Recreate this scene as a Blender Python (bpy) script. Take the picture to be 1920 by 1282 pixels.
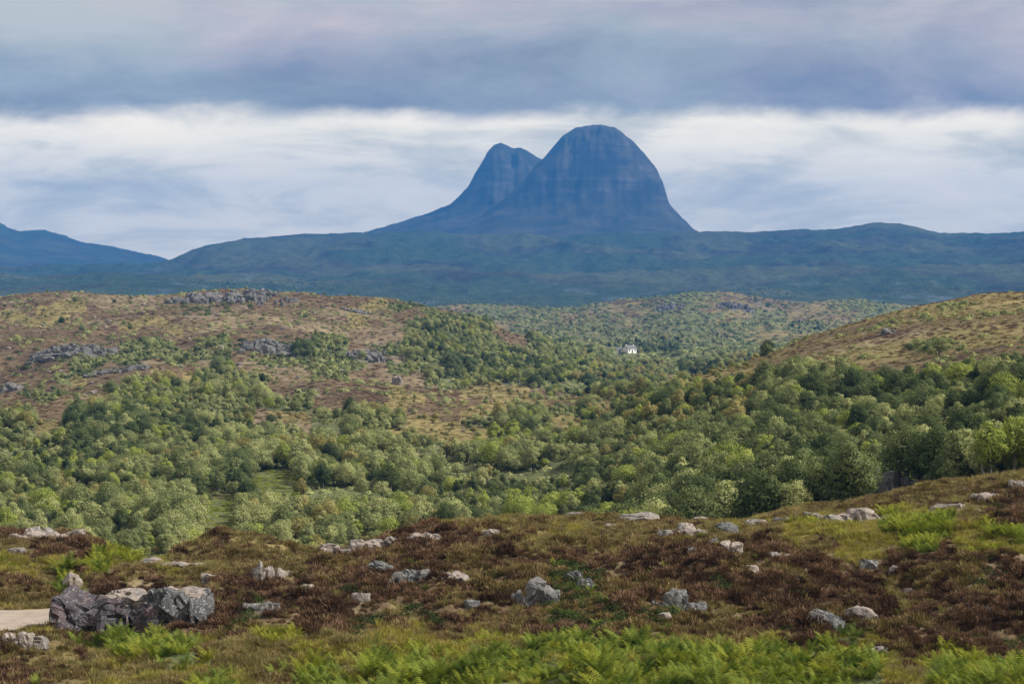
import bpy, bmesh, math, random
import numpy as np
from mathutils import Vector, noise as mnoise

for o in list(bpy.data.objects):
    bpy.data.objects.remove(o)
SC = bpy.context.scene
COL = SC.collection

# ------------------------------------------------------------------ camera, sky, sun, exposure
F = 4000.0                       # focal length in photo pixels (1920 wide), about 75 mm
CAMZ = 60.0
HORIZON = 560.0
PITCH = math.atan((641 - HORIZON) / F)
cam_d = bpy.data.cameras.new('camera')
cam = bpy.data.objects.new('camera', cam_d)
COL.objects.link(cam)
cam_d.sensor_width = 36.0
cam_d.lens = 36.0 * F / 1920.0
cam_d.clip_start = 0.5
cam_d.clip_end = 60000
cam.location = (0, 0, CAMZ)
cam.rotation_euler = (math.pi / 2 - PITCH, 0, 0)
SC.camera = cam

SUN_AZ, SUN_EL = math.radians(97), math.radians(42)      # azimuth to the right of the view
sun_d = bpy.data.lights.new('sun', 'SUN')
sun_d.energy = 5.0
sun_d.angle = math.radians(3.0)
sun_d.color = (1.0, 0.95, 0.87)
sun = bpy.data.objects.new('sun', sun_d)
COL.objects.link(sun)
sdir = Vector((math.sin(SUN_AZ) * math.cos(SUN_EL), math.cos(SUN_AZ) * math.cos(SUN_EL), math.sin(SUN_EL)))
sun.rotation_euler = (-sdir).to_track_quat('-Z', 'Y').to_euler()

SC.view_settings.view_transform = 'Standard'
SC.view_settings.look = 'None'
SC.view_settings.gamma = 1.0
SC.view_settings.exposure = 0.35
SC.render.engine = 'CYCLES'
cy = SC.cycles
cy.max_bounces = 5
cy.diffuse_bounces = 3
cy.glossy_bounces = 1
cy.transmission_bounces = 2
cy.volume_bounces = 0
cy.transparent_max_bounces = 4
cy.use_denoising = True
cy.caustics_reflective = False
cy.caustics_refractive = False


class NT:
    """small helper for node trees"""
    def __init__(self, tree):
        self.t = tree
        self.n = tree.nodes
        self.l = tree.links

    def new(self, kind, **kw):
        nd = self.n.new(kind)
        for k, v in kw.items():
            setattr(nd, k, v)
        return nd

    def put(self, sock, val):
        if isinstance(val, bpy.types.NodeSocket):
            self.l.new(val, sock)
        elif val is not None:
            sock.default_value = val

    def math(self, op, a, b=None, c=None, clamp=False):
        nd = self.new('ShaderNodeMath', operation=op, use_clamp=clamp)
        self.put(nd.inputs[0], a)
        if b is not None:
            self.put(nd.inputs[1], b)
        if c is not None:
            self.put(nd.inputs[2], c)
        return nd.outputs[0]

    def mix(self, fac, a, b, blend='MIX'):
        nd = self.new('ShaderNodeMix', data_type='RGBA', blend_type=blend)
        self.put(nd.inputs['Factor'], fac)
        ia, ib = [s for s in nd.inputs if s.name == 'A' and s.type == 'RGBA'][0], [s for s in nd.inputs if s.name == 'B' and s.type == 'RGBA'][0]
        self.put(ia, a if isinstance(a, bpy.types.NodeSocket) else (*a, 1))
        self.put(ib, b if isinstance(b, bpy.types.NodeSocket) else (*b, 1))
        return [s for s in nd.outputs if s.type == 'RGBA'][0]

    def noise(self, vec, scale, detail=4, rough=0.55, dist=0.0):
        nd = self.new('ShaderNodeTexNoise')
        self.put(nd.inputs['Vector'], vec)
        nd.inputs['Scale'].default_value = scale
        nd.inputs['Detail'].default_value = detail
        nd.inputs['Roughness'].default_value = rough
        nd.inputs['Distortion'].default_value = dist
        return nd.outputs['Fac']

    def ramp(self, fac, stops, interp='LINEAR'):
        nd = self.new('ShaderNodeValToRGB')
        cr = nd.color_ramp
        cr.interpolation = interp
        while len(cr.elements) < len(stops):
            cr.elements.new(0.5)
        for e, (p, c) in zip(cr.elements, stops):
            e.position = p
            e.color = (*c, 1) if len(c) == 3 else c
        self.put(nd.inputs[0], fac)
        return nd.outputs[0]

    def step(self, v, a, b):
        nd = self.new('ShaderNodeMapRange', interpolation_type='SMOOTHSTEP')
        self.put(nd.inputs[0], v)
        nd.inputs[1].default_value = a
        nd.inputs[2].default_value = b
        return nd.outputs[0]

    def vec(self, x, y, z):
        nd = self.new('ShaderNodeCombineXYZ')
        for i, v in enumerate((x, y, z)):
            self.put(nd.inputs[i], v)
        return nd.outputs[0]


# world: a layered overcast sky, thin breaks of clear sky behind it
W = bpy.data.worlds.new('World')
SC.world = W
W.use_nodes = True
w = NT(W.node_tree)
w.n.clear()
tc = w.new('ShaderNodeTexCoord')
sep = w.new('ShaderNodeSeparateXYZ')
w.l.new(tc.outputs['Generated'], sep.inputs[0])
dx, dy, dz = sep.outputs
el = w.math('MAXIMUM', dz, 0.0)
def sky_noise(ax, az, ox, detail=5, rough=0.5, dist=0.3):
    v = w.vec(w.math('ADD', w.math('MULTIPLY', dx, ax), ox), w.math('MULTIPLY', dy, ax), w.math('MULTIPLY', dz, az))
    return w.noise(v, 1.0, detail, rough, dist)


n_deck = sky_noise(9.0, 30.0, 3.0, 9, 0.62, 0.3)
n_deck2 = sky_noise(3.0, 9.0, 5.4, 3, 0.5, 0.2)
n_low = sky_noise(11.0, 46.0, 1.0, 9, 0.64, 0.35)
n_low2 = sky_noise(4.2, 24.0, 8.3, 4, 0.5, 0.3)
n_tint = sky_noise(5.0, 16.0, 12.0, 3, 0.5, 0.2)
n_edge = sky_noise(16.0, 30.0, 2.0, 6, 0.6, 0.3)
n_edge2 = sky_noise(3.4, 8.0, 4.0, 2, 0.5, 0.0)
edge = w.math('ADD', el, w.math('MULTIPLY', w.math('SUBTRACT', n_edge, 0.5), 0.024))
edge = w.math('ADD', edge, w.math('MULTIPLY', w.math('SUBTRACT', n_edge2, 0.5), 0.026))
deckmask = w.step(edge, 0.080, 0.092)
deckfac = w.math('ADD', w.math('MULTIPLY', n_deck, 0.55), w.math('MULTIPLY', n_deck2, 0.45))
deckfac = w.math('ADD', deckfac, w.math('MULTIPLY', w.step(el, 0.088, 0.14), 0.10))
deckblue = w.ramp(deckfac, [(0.42, (0.285, 0.278, 0.240)), (0.54, (0.43, 0.435, 0.385)), (0.66, (0.62, 0.59, 0.48))])
deckpink = w.ramp(deckfac, [(0.42, (0.265, 0.250, 0.262)), (0.54, (0.48, 0.415, 0.39)), (0.66, (0.71, 0.58, 0.50))])
deckcol = w.mix(w.step(n_tint, 0.45, 0.6), deckblue, deckpink)
lowfac = w.math('ADD', w.math('MULTIPLY', n_low, 0.6), w.math('MULTIPLY', n_low2, 0.4))
lowfac = w.math('ADD', lowfac, w.math('MULTIPLY', w.step(el, 0.045, 0.078), 0.04))
lowfac = w.math('ADD', lowfac, w.math('MULTIPLY', w.step(el, 0.035, 0.018), 0.06))
lowcol = w.ramp(lowfac, [(0.38, (0.78, 0.71, 0.51)), (0.47, (1.10, 0.98, 0.70)), (0.53, (1.42, 1.23, 0.87)), (0.63, (1.62, 1.37, 0.96))])
cloud = w.mix(deckmask, lowcol, deckcol)
sky = w.new('ShaderNodeTexSky', sky_type='NISHITA')
sky.sun_disc = False
sky.sun_elevation = SUN_EL
sky.sun_rotation = SUN_AZ
sky.altitude = 60
skyc = w.mix(1.0, sky.outputs[0], (0.1, 0.1, 0.1), 'MULTIPLY')
total = w.mix(0.93, skyc, cloud)
bg = w.new('ShaderNodeBackground')
w.l.new(total, bg.inputs[0])
bg.inputs[1].default_value = 1.0
wo = w.new('ShaderNodeOutputWorld')
w.l.new(bg.outputs[0], wo.inputs[0])
W.cycles.sampling_method = 'MANUAL'
W.cycles.sample_map_resolution = 512

# ------------------------------------------------------------------ numpy noise and small tools
RNG = np.random.default_rng(11)


def hash2(ix, iy, seed):
    h = (ix.astype(np.int64) * 374761393 + iy.astype(np.int64) * 668265263 + seed * 974634777) & 0xFFFFFFFF
    h = ((h ^ (h >> 13)) * 1274126177) & 0xFFFFFFFF
    return ((h ^ (h >> 16)) & 0xFFFF) / 65535.0


def vnoise(x, y, seed=0):
    ix, iy = np.floor(x), np.floor(y)
    fx, fy = x - ix, y - iy
    fx = fx * fx * fx * (fx * (fx * 6 - 15) + 10)
    fy = fy * fy * fy * (fy * (fy * 6 - 15) + 10)
    a, b = hash2(ix, iy, seed), hash2(ix + 1, iy, seed)
    c, d = hash2(ix, iy + 1, seed), hash2(ix + 1, iy + 1, seed)
    return (a + (b - a) * fx) * (1 - fy) + (c + (d - c) * fx) * fy


def fbm(x, y, octv=4, seed=0, ridged=False):
    s, amp, tot = 0.0, 1.0, 0.0
    for k in range(octv):
        ca, sa = math.cos(0.7 * k), math.sin(0.7 * k)
        n = vnoise((x * ca - y * sa) * 2 ** k + 13.7 * k, (x * sa + y * ca) * 2 ** k + 5.1 * k, seed + k)
        n = 1 - np.abs(2 * n - 1) * 2 if ridged else 2 * n - 1
        s = s + amp * n
        tot += amp
        amp *= 0.5
    return s / tot


def sstep(v, a, b):
    t = np.clip((v - a) / (b - a), 0, 1)
    return t * t * (3 - 2 * t)


CA, SA = math.cos(PITCH), math.sin(PITCH)


def slope_of(py):        # height change per metre of depth for a photo row
    v = np.asarray(py, float) - 641
    return (-F * SA - v * CA) / (F * CA - v * SA)


def row_of(z, Y):        # photo row of a point z above/below the eye at depth Y
    m = np.asarray(z) / np.asarray(Y)
    return 641 - F * (m * CA + SA) / (CA - m * SA)


# ------------------------------------------------------------------ terrain: key profiles at rising distances
PXT = np.arange(-3400, 5300, 4.0)


def line(pts, sm=14):
    xs, ys = zip(*pts)
    v = np.interp(PXT, xs, ys)
    k = np.exp(-0.5 * (np.arange(-40, 41) * 4 / sm) ** 2)
    k /= k.sum()
    return np.convolve(np.pad(v, 40, mode='edge'), k, mode='valid')


def kz(Y, z, sm=40):
    Yv = line(Y, 40) if isinstance(Y, list) else np.full(PXT.shape, float(Y))
    return Yv, line(z, sm) if isinstance(z, list) else np.full(PXT.shape, float(z))


def kp(Y, py, sm=14):
    Yv = line(Y, 40) if isinstance(Y, list) else np.full(PXT.shape, float(Y))
    return Yv, slope_of(line(py, sm)) * Yv


CREST_Y = [(0, 126), (600, 128), (1000, 134), (1400, 142), (1500, 145), (1920, 160)]
KEYS = [
    kz(-300, 3.0), kz(-40, 1.0), kz(2, -1.7), kz(40, -8.5),
    kp(78, [(0, 1292), (1920, 1292)]),
    kp(95, [(0, 1215), (115, 1205), (300, 1200), (600, 1192), (900, 1195), (1200, 1190), (1500, 1202), (1700, 1238), (1920, 1245)], 40),
    kp(106, [(0, 1142), (110, 1140), (200, 1108), (380, 1102), (600, 1120), (900, 1112), (1200, 1108), (1500, 1120), (1700, 1135), (1920, 1130)], 30),
    kp(116, [(0, 1068), (300, 1062), (600, 1060), (900, 1042), (1200, 1030), (1500, 1030), (1920, 1000)], 30),
    kp(CREST_Y, [(-200, 1008), (0, 1006), (150, 1008), (250, 1054), (330, 1042), (400, 1010), (480, 1014), (600, 1038), (700, 1020), (780, 996),
                 (900, 974), (1150, 970), (1400, 982), (1500, 954), (1650, 938), (1800, 912), (1920, 890), (2200, 866)], 16),
    kz(185, [(-300, -26), (900, -27), (1200, -24), (1400, -21), (1650, -17.5), (1920, -15), (2300, -13)]),
    kz(260, [(0, -33), (600, -34), (900, -34), (1150, -30), (1300, -25), (1500, -21), (1920, -13), (2300, -10)]),
    kz(380, [(0, -33), (900, -33.5), (1000, -33), (1150, -28), (1300, -21), (1500, -15), (1700, -11), (1920, -6), (2300, -3)]),
    kp(500, [(0, 820), (300, 812), (600, 824), (1000, 824), (1100, 815), (1200, 748), (1300, 707), (1400, 682), (1500, 642), (1600, 612), (1700, 586),
             (1780, 572), (1830, 560), (1920, 550), (2300, 540)], 20),
    kz(600, [(0, -31), (300, -27), (600, -30), (1000, -33), (1200, -30), (1300, -25), (1500, -18), (1700, -10), (1920, -2), (2300, 1)]),
    kp(720, [(0, 716), (300, 702), (600, 716), (800, 736), (1000, 748), (1200, 752), (1500, 715), (1920, 625)], 40),
    kp(850, [(0, 664), (300, 648), (600, 655), (800, 690), (900, 706), (1000, 720), (1200, 728), (1500, 720), (1920, 680)], 40),
    kp(1000, [(0, 602), (300, 590), (500, 592), (640, 602), (750, 620), (850, 645), (950, 670), (1050, 690), (1200, 705), (1500, 708), (1920, 680)], 40),
    kp(1180, [(-300, 570), (0, 566), (100, 551), (260, 556), (400, 546), (520, 551), (640, 557), (750, 568), (850, 590), (930, 617), (1000, 640),
              (1100, 668), (1200, 685), (1500, 688), (1920, 675)], 20),
    kz(1450, [(0, -15), (600, -15), (800, -22), (950, -32), (1100, -38), (1200, -39), (1500, -39), (1920, -36)]),
    kp(1900, [(0, 612), (900, 630), (1100, 636), (1200, 640), (1300, 641), (1500, 633), (1920, 625)], 40),
    kp(2300, [(0, 600), (900, 605), (1000, 606), (1200, 600), (1300, 594), (1400, 600), (1500, 606), (1700, 605), (1920, 605)], 30),
    kp(2800, [(0, 576), (800, 580), (880, 572), (950, 578), (1040, 581), (1100, 576), (1200, 563), (1300, 550), (1400, 556), (1500, 570), (1600, 566),
              (1700, 577), (1800, 583), (1920, 580)], 18),
    kz(3300, -24),
    kp(4000, [(0, 546), (300, 551), (700, 565), (1000, 568), (1200, 565), (1500, 558), (1920, 560)], 40),
    kp(5500, [(0, 526), (300, 526), (600, 515), (900, 510), (1200, 511), (1500, 500), (1920, 492)], 60),
    kp(7000, [(-300, 512), (0, 512), (250, 506), (325, 492), (380, 468), (450, 459), (560, 445), (660, 441), (1330, 443), (1440, 440), (1590, 434),
              (1640, 423), (1700, 429), (1760, 442), (1840, 444), (1920, 438), (2300, 430)], 10),
    kp(7800, [(-300, 520), (0, 520), (300, 506), (420, 485), (560, 460), (1400, 455), (1640, 450), (1920, 455)], 40),
    kp(10500, [(-600, 395), (-200, 400), (0, 414), (15, 428), (40, 436), (80, 434), (110, 440), (150, 455), (220, 470), (300, 488), (340, 505), (600, 515), (1920, 515)], 8),
    kz(14000, 40),
]
KY = np.stack([k[0] for k in KEYS], 1)
KZ = np.stack([k[1] for k in KEYS], 1)
dY = np.diff(KY, axis=1)
dS = np.diff(KZ, axis=1) / dY
KD = np.zeros_like(KZ)
ok = dS[:, :-1] * dS[:, 1:] > 0
w1, w2 = 2 * dY[:, 1:] + dY[:, :-1], dY[:, 1:] + 2 * dY[:, :-1]
with np.errstate(divide='ignore', invalid='ignore'):
    KD[:, 1:-1] = np.where(ok, (w1 + w2) / (w1 / dS[:, :-1] + w2 / dS[:, 1:]), 0)
KD = np.nan_to_num(KD)


def _eval(ci, Y):
    yk = KY[ci]
    idx = np.clip((yk <= Y[:, None]).sum(1) - 1, 0, KY.shape[1] - 2)
    r = np.arange(len(Y))
    y0, y1 = yk[r, idx], yk[r, idx + 1]
    h = y1 - y0
    t = np.clip((Y - y0) / h, 0, 1)
    z0, z1, d0, d1 = KZ[ci, idx], KZ[ci, idx + 1], KD[ci, idx], KD[ci, idx + 1]
    t2, t3 = t * t, t * t * t
    return z0 * (2 * t3 - 3 * t2 + 1) + h * d0 * (t3 - 2 * t2 + t) + z1 * (3 * t2 - 2 * t3) + h * d1 * (t3 - t2)


ROADX = [-60, -40, -25, -21.5, -17, -13]
ROADY = [95, 98, 101.4, 104.3, 107.5, 111]
ROADW = [3.2, 3.4, 3.7, 2.5, 2.2, 2.0]
ROADZ = -15.42


def road_dist(X, Y):
    yc = np.interp(X, ROADX, ROADY)
    return np.abs(Y - yc) * 0.88 - np.interp(X, ROADX, ROADW)


def H(X, Y):
    """terrain height relative to the eye"""
    X, Y = np.atleast_1d(np.asarray(X, float)), np.atleast_1d(np.asarray(Y, float))
    out = np.empty(X.shape)
    for s in range(0, X.size, 60000):
        x, y = X[s:s + 60000], Y[s:s + 60000]
        c = np.clip((960 + F * x / np.maximum(y, 60) - PXT[0]) / 4, 0, len(PXT) - 1.001)
        c0 = c.astype(int)
        f = c - c0
        out[s:s + 60000] = _eval(c0, y) * (1 - f) + _eval(c0 + 1, y) * f
    near = 1 - sstep(Y, 150, 200)
    crest = np.exp(-((Y - 138) / 16) ** 2)
    out += near * ((1.15 - 0.65 * crest) * fbm(X / 6.0, Y / 4.2, 3, 3) + 0.36 * fbm(X / 1.7, Y / 1.5, 3, 5) - 0.25)
    rd = np.where(X < -15.5, road_dist(X, Y), 99)
    k = 1 - sstep(rd, 0.0, 2.2)
    out = out * (1 - k) + (ROADZ - 0.05) * k
    mid = sstep(Y, 160, 240) * (1 - sstep(Y, 2900, 3600))
    out += mid * np.clip(Y * 0.0022, 0.5, 4.5) * (fbm(X / 38, Y / 38, 4, 21) + 0.35 * fbm(X / 12, Y / 16, 3, 27, True))
    pxx = 960 + F * X / np.maximum(Y, 60)
    knoll = sstep(Y, 330, 600) * (1 - 0.55 * np.exp(-((Y - 1180) / 110) ** 2)) * (1 - sstep(Y, 2500, 3000)) * (1 - sstep(pxx, 1150, 1400) * (1 - sstep(Y, 600, 900)))
    out += knoll * (5.0 * fbm(X / 60, Y / 95, 3, 201) + 2.2 * fbm(X / 24, Y / 40, 2, 207))
    far = sstep(Y, 3300, 4200) * (1 - 0.65 * sstep(Y, 6200, 6900))
    out += far * Y * 0.0044 * (1.25 * fbm(X / 560, Y / 680, 5, 31, True) + 0.8 * fbm(X / 150, Y / 260, 4, 37) + 0.35 * fbm(X / 60, Y / 90, 3, 39, True))
    return out


def mesh_from(name, verts, faces, mat, smooth=True, attrs=None):
    me = bpy.data.meshes.new(name)
    verts = np.asarray(verts, np.float32)
    faces = np.asarray(faces, np.int32)
    me.vertices.add(len(verts))
    me.vertices.foreach_set('co', verts.ravel())
    nf, k = faces.shape
    me.loops.add(nf * k)
    me.loops.foreach_set('vertex_index', faces.ravel())
    me.polygons.add(nf)
    me.polygons.foreach_set('loop_start', np.arange(0, nf * k, k, dtype=np.int32))
    me.polygons.foreach_set('use_smooth', np.full(nf, smooth, bool))
    for an, av in (attrs or {}).items():
        a = me.attributes.new(an, 'FLOAT', 'POINT')
        a.data.foreach_set('value', np.asarray(av, np.float32))
    me.update(calc_edges=True)
    if mat is not None:
        for m in (mat if isinstance(mat, (list, tuple)) else [mat]):
            me.materials.append(m)
    return me


def link(name, me, parent=None, loc=None, **props):
    o = bpy.data.objects.new(name, me)
    COL.objects.link(o)
    if parent is not None:
        o.parent = parent
    if loc is not None:
        o.location = loc
    for k, v in props.items():
        if v is not None:
            o[k] = v
    return o


# ------------------------------------------------------------------ cover maps read off the land, 40 x 20 photo px per cell
MIDMAP = """hhhhhhhrrrrrrrhhhhggssssssssgggggghrrhghgghhhhhh
hooohhhhrrrrhhhhoogghhggssgghhssghhrrhhgggghhhhh
ooohhhhhhhhhhhhhohhhggggsthhghgggghgghhhggggOOOO
hhhhhhoohhhhhhhhhhhsttthssttttsggttggttgOOOOOOOO
hhhhhhhhhsghhrrghhhtttthhttttgttttgoooggOOhOOOOO
hrrrrhgggssrrrdgrrsttttthtggtdddggggggOOOOOhgghO
rrrggggghhghsssggrrtgdttttttgggggtttgOOOOOOOOOOO
hhhgrrrhogthhhhghhgttdddtttttttgdddOOOOOOOOOOOtt
hhgohhhostttthhhhhhhtttttttttttooooottgthhOOtttt
rghhhhttttttghghhhohhhooohtttttooottttttttottttt
hhhhottttttttgghohoohhhooohootooottttttttttttttt
hhhhttttdttthoogttohhhootogtootgtttttttttttttddd
tohddtddtttthhhttttooostttootttttttttttttttdtddd
ttsdddddtdtttthhttooooooytotttoottttttttttttdddd
tttddddttttttttttttttooyttttttttdttttttttttttdtt
ttttdddttttttttttttttttttttttttytttttttttttttddt
tttyyttttttttttsttttttttttttttytttttttttttddttty
toottttttttdmmtttttttttttttttttttttttttttdddttot
ttooottoootddtttttttttttttttttttttttttdddrrrdttt
ttttttttttmddtttttttttttttttttttdttdddddrrrttttt
tttttttttmmtttttttttttttttytttddddddddddttttttOO
tttttttttmmtttttttyyttttyyttttttddddddddOOOOOOOO
tttttttttmttttttttytttttttttttttddddddddOOOOOOOO""".split('\n')
NEARMAP = """oooooooooooooooooooooooooooooooooooooooooooooooo
oooooooooooooooooooooooooooooooooooooooooooommmm
oooooooooooooooooooooooooooooooooooooooooommmmhh
oooooooooooooooooooooooooooooooooooooommmmmmmmhh
ooooooooooooooooooooooooommmmmmmmooommmmmmYYYmhh
mmmmmmmmmmmmmmoommmmhhmmmmoommmmmmmooYYYYbbbbYmh
hhhhohhommhmmmmmmhhhhhhmmoommmmmomhmmYYYYbbbbYbb
mhhhhmhhmmmmmmmmhhhhhhhhmmmmmhhmhhhhmmmYYYbbhYYY
YYmmbbbmmommmmmhhhmhhhmhhhhhhhhhhhhhhhmYYmmhhhhh
Ymbhbmmommmmmmmhhghghhhhhhgghhghhhhhhhhmmhhhhhhh
hmbbhhmmmmhhhhhhhhhhhhhghhgghhhhhghhhhhhhhhhhghg
mmbbhhhhhhhhhhhhghhghhhhhhgghhhhhhhhhhhhhohmhhhh
oohhhhhhhhhhghhhhhmhhhhhhgggghhghmmhhhhhhoohhhhh
ooohhhhhhhhgghhhghmghhmhmhggghgghmmhhhhhhhohhhhh
oohhhhhhhhhgmmhhgghmghhmmmggghghhmhhhhhhhhhhmhhh
mmmmmbbmmommYYoooooohmommhhhhghhhhhhhhhghhhhhhhh
mmmmbbbbbmooooYYYYYYYYYYobbbbbYYYYYYYhhbYhhhhhhg
mmmmobbbbbooooYYYYYYYYYbbbbbbbbbbbbbbbbbhmmmYYhh
hmmmooobooooomobobbbYYbbbbbbbbbbbbbbbbbbbomYYbbY
hhmmooooobbYmmbbobbbbbbbbbbbbbbbbbbbbbbbbooobbbb""".split('\n')
MID = np.array([list(r) for r in MIDMAP])
NEAR = np.array([list(r) for r in NEARMAP])


def lookup(M, y0, px, py, X, Y, jit=14):
    s = np.clip(np.asarray(Y) / 40, 2.0, 40)
    s4 = s * 0.3
    jx = jit * (2.6 * fbm(X / s, Y / s, 3, 71) + 1.8 * fbm(X / s4, Y / s4, 2, 73))
    jy = jit * (1.3 * fbm(X / s, Y / s, 3, 77) + 0.9 * fbm(X / s4, Y / s4, 2, 79))
    c = np.clip(((px + jx) / 40).astype(int), 0, M.shape[1] - 1)
    r = np.clip(((py + jy - y0) / 20).astype(int), 0, M.shape[0] - 1)
    out = M[r, c]
    if M is MID:                     # the bracken slope ends in its own uneven tree line
        right = (Y < 640) & (px > 1150)
        lim = np.interp(px, [1150, 1240, 1300, 1400, 1480, 1560, 1640, 1700, 1810, 1920], [758, 748, 734, 714, 684, 690, 718, 702, 680, 686]) + jy * 0.9
        up = right & (py < lim)
        out = np.where(up, np.where((px < 1440), 'o', 'O'), np.where(right & np.isin(out, ['O', 'o', 'g', 'h', 's']), 't', out))
        out = np.where(up & (np.hypot((px - 1745) / 45, (py - 645) / 11) < 1), 'g', out)
        out = np.where((Y < 1500) & (px < 820) & (py < 566) & np.isin(out, ['s', 'g', 't', 'r']), 'h', out)
    return out


# ------------------------------------------------------------------ materials
def material(name):
    m = bpy.data.materials.new(name)
    m.use_nodes = True
    t = NT(m.node_tree)
    t.n.clear()
    out = t.new('ShaderNodeOutputMaterial')
    return m, t, out


def finish(t, out, color, rough=0.9, bump=None, bump_dist=0.1, bump_str=0.6, spec=0.2):
    p = t.new('ShaderNodeBsdfPrincipled')
    t.put(p.inputs['Base Color'], color if isinstance(color, bpy.types.NodeSocket) else (*color, 1))
    p.inputs['Roughness'].default_value = rough
    p.inputs['Specular IOR Level'].default_value = spec
    if bump is not None:
        b = t.new('ShaderNodeBump')
        b.inputs['Strength'].default_value = bump_str
        b.inputs['Distance'].default_value = bump_dist
        t.l.new(bump, b.inputs['Height'])
        t.l.new(b.outputs[0], p.inputs['Normal'])
    t.l.new(p.outputs[0], out.inputs[0])
    return p


def land_material(name, size, bump_dist, dark=1.0):
    """heath, grass, wood floor and bare rock mixed by the terrain's cover weights"""
    m, t, out = material(name)
    g = t.new('ShaderNodeNewGeometry').outputs['Position']

    def at(n):
        nd = t.new('ShaderNodeAttribute')
        nd.attribute_name = n
        return nd.outputs['Fac']
    n1 = t.noise(g, 1.0 / size, 6, 0.65)
    n2 = t.noise(g, 0.22 / size, 5, 0.6)
    n3 = t.noise(g, 4.0 / size, 4, 0.7)
    nn = t.math('ADD', t.math('MULTIPLY', n1, 0.6), t.math('MULTIPLY', n3, 0.4))
    heath = t.ramp(nn, [(0.3, (0.055, 0.034, 0.021)), (0.5, (0.118, 0.083, 0.048)), (0.66, (0.195, 0.147, 0.084)), (0.75, (0.27, 0.205, 0.145))])
    grass = t.ramp(nn, [(0.3, (0.09, 0.082, 0.03)), (0.5, (0.20, 0.165, 0.066)), (0.7, (0.31, 0.245, 0.115))])
    green = t.ramp(nn, [(0.3, (0.045, 0.055, 0.022)), (0.5, (0.11, 0.125, 0.052)), (0.7, (0.20, 0.20, 0.09))])
    rock = t.ramp(nn, [(0.3, (0.08, 0.078, 0.075)), (0.5, (0.21, 0.20, 0.19)), (0.7, (0.42, 0.39, 0.36))])
    n4 = t.noise(g, 0.09 / size, 4, 0.6)
    tan = t.ramp(nn, [(0.3, (0.10, 0.07, 0.045)), (0.5, (0.195, 0.152, 0.092)), (0.7, (0.30, 0.245, 0.155))])
    peat = t.ramp(nn, [(0.3, (0.03, 0.021, 0.015)), (0.55, (0.075, 0.05, 0.034)), (0.7, (0.14, 0.10, 0.065))])
    c = t.mix(t.step(n4, 0.50, 0.62), heath, tan)
    c = t.mix(t.math('MULTIPLY', t.step(t.math('ADD', t.math('MULTIPLY', n4, 0.4), t.math('MULTIPLY', n2, 0.6)), 0.45, 0.38), 0.8), c, peat)
    jig = t.math('MULTIPLY', t.math('SUBTRACT', n2, 0.5), 0.9)
    for wn, colr in (('grass', grass), ('green', green), ('rock', rock)):
        fac = t.step(t.math('ADD', at(wn), jig), 0.32, 0.62)
        c = t.mix(fac, c, colr)
    spots = t.step(t.noise(g, 1.7 / size, 2, 0.5), 0.70, 0.76)
    c = t.mix(t.math('MULTIPLY', spots, 0.5), c, (0.34, 0.29, 0.26))
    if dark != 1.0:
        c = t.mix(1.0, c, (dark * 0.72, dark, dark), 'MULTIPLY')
    finish(t, out, c, 0.95, nn, bump_dist, 0.9, 0.1)
    return m


M_NEAR = land_material('heathland_soil', 0.9, 0.12)
M_MID = land_material('hill_moorland', 7.0, 0.45)
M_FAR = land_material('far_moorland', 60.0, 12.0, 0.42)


def mountain_material():
    m, t, out = material('mountain_sandstone')
    geo = t.new('ShaderNodeNewGeometry')
    g = geo.outputs['Position']
    sx = t.new('ShaderNodeSeparateXYZ')
    t.l.new(g, sx.inputs[0])
    strata = t.noise(t.vec(t.math('MULTIPLY', sx.outputs[0], 0.004), t.math('MULTIPLY', sx.outputs[1], 0.004), t.math('MULTIPLY', sx.outputs[2], 0.045)), 1.0, 5, 0.6)
    big = t.noise(g, 0.006, 5, 0.6)
    nn = t.math('ADD', t.math('MULTIPLY', strata, 0.45), t.math('MULTIPLY', big, 0.55))
    rock = t.ramp(nn, [(0.35, (0.014, 0.012, 0.012)), (0.5, (0.038, 0.033, 0.03)), (0.62, (0.10, 0.085, 0.075))])  # albedo kept very dark: cloud shade on the peak is put into the colour
    moss = t.ramp(big, [(0.35, (0.02, 0.023, 0.012)), (0.65, (0.07, 0.06, 0.035))])
    sn = t.new('ShaderNodeSeparateXYZ')
    t.l.new(geo.outputs['Normal'], sn.inputs[0])
    f = t.step(t.math('ADD', sn.outputs[2], t.math('MULTIPLY', t.math('SUBTRACT', big, 0.5), 0.5)), 0.62, 0.85)
    finish(t, out, t.mix(f, rock, moss), 0.95, nn, 10.0, 0.8, 0.1)
    return m


M_MTN = mountain_material()


def rock_material(name, base, tint, lichen, dark=0.5):
    m, t, out = material(name)
    tcn = t.new('ShaderNodeTexCoord').outputs['Object']
    rnd = t.new('ShaderNodeObjectInfo').outputs['Random']
    v = t.new('ShaderNodeVectorMath', operation='ADD')
    t.l.new(tcn, v.inputs[0])
    t.put(v.inputs[1], t.vec(t.math('MULTIPLY', rnd, 37.0), t.math('MULTIPLY', rnd, 91.0), 0.0))
    v = v.outputs[0]
    a = t.noise(v, 1.1, 5, 0.6)
    b = t.noise(v, 5.0, 5, 0.7)
    cc = t.noise(v, 13.0, 3, 0.6)
    col = t.mix(t.step(a, 0.42, 0.62), base, tint)
    col = t.mix(t.step(b, 0.40, 0.25), col, tuple(x * dark for x in base))
    col = t.mix(t.step(t.math('ADD', t.math('MULTIPLY', b, 0.5), t.math('MULTIPLY', cc, 0.5)), 0.54, 0.62), col, lichen)
    finish(t, out, col, 0.9, t.math('ADD', a, t.math('MULTIPLY', b, 0.6)), 0.12, 0.8, 0.25)
    return m


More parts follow.
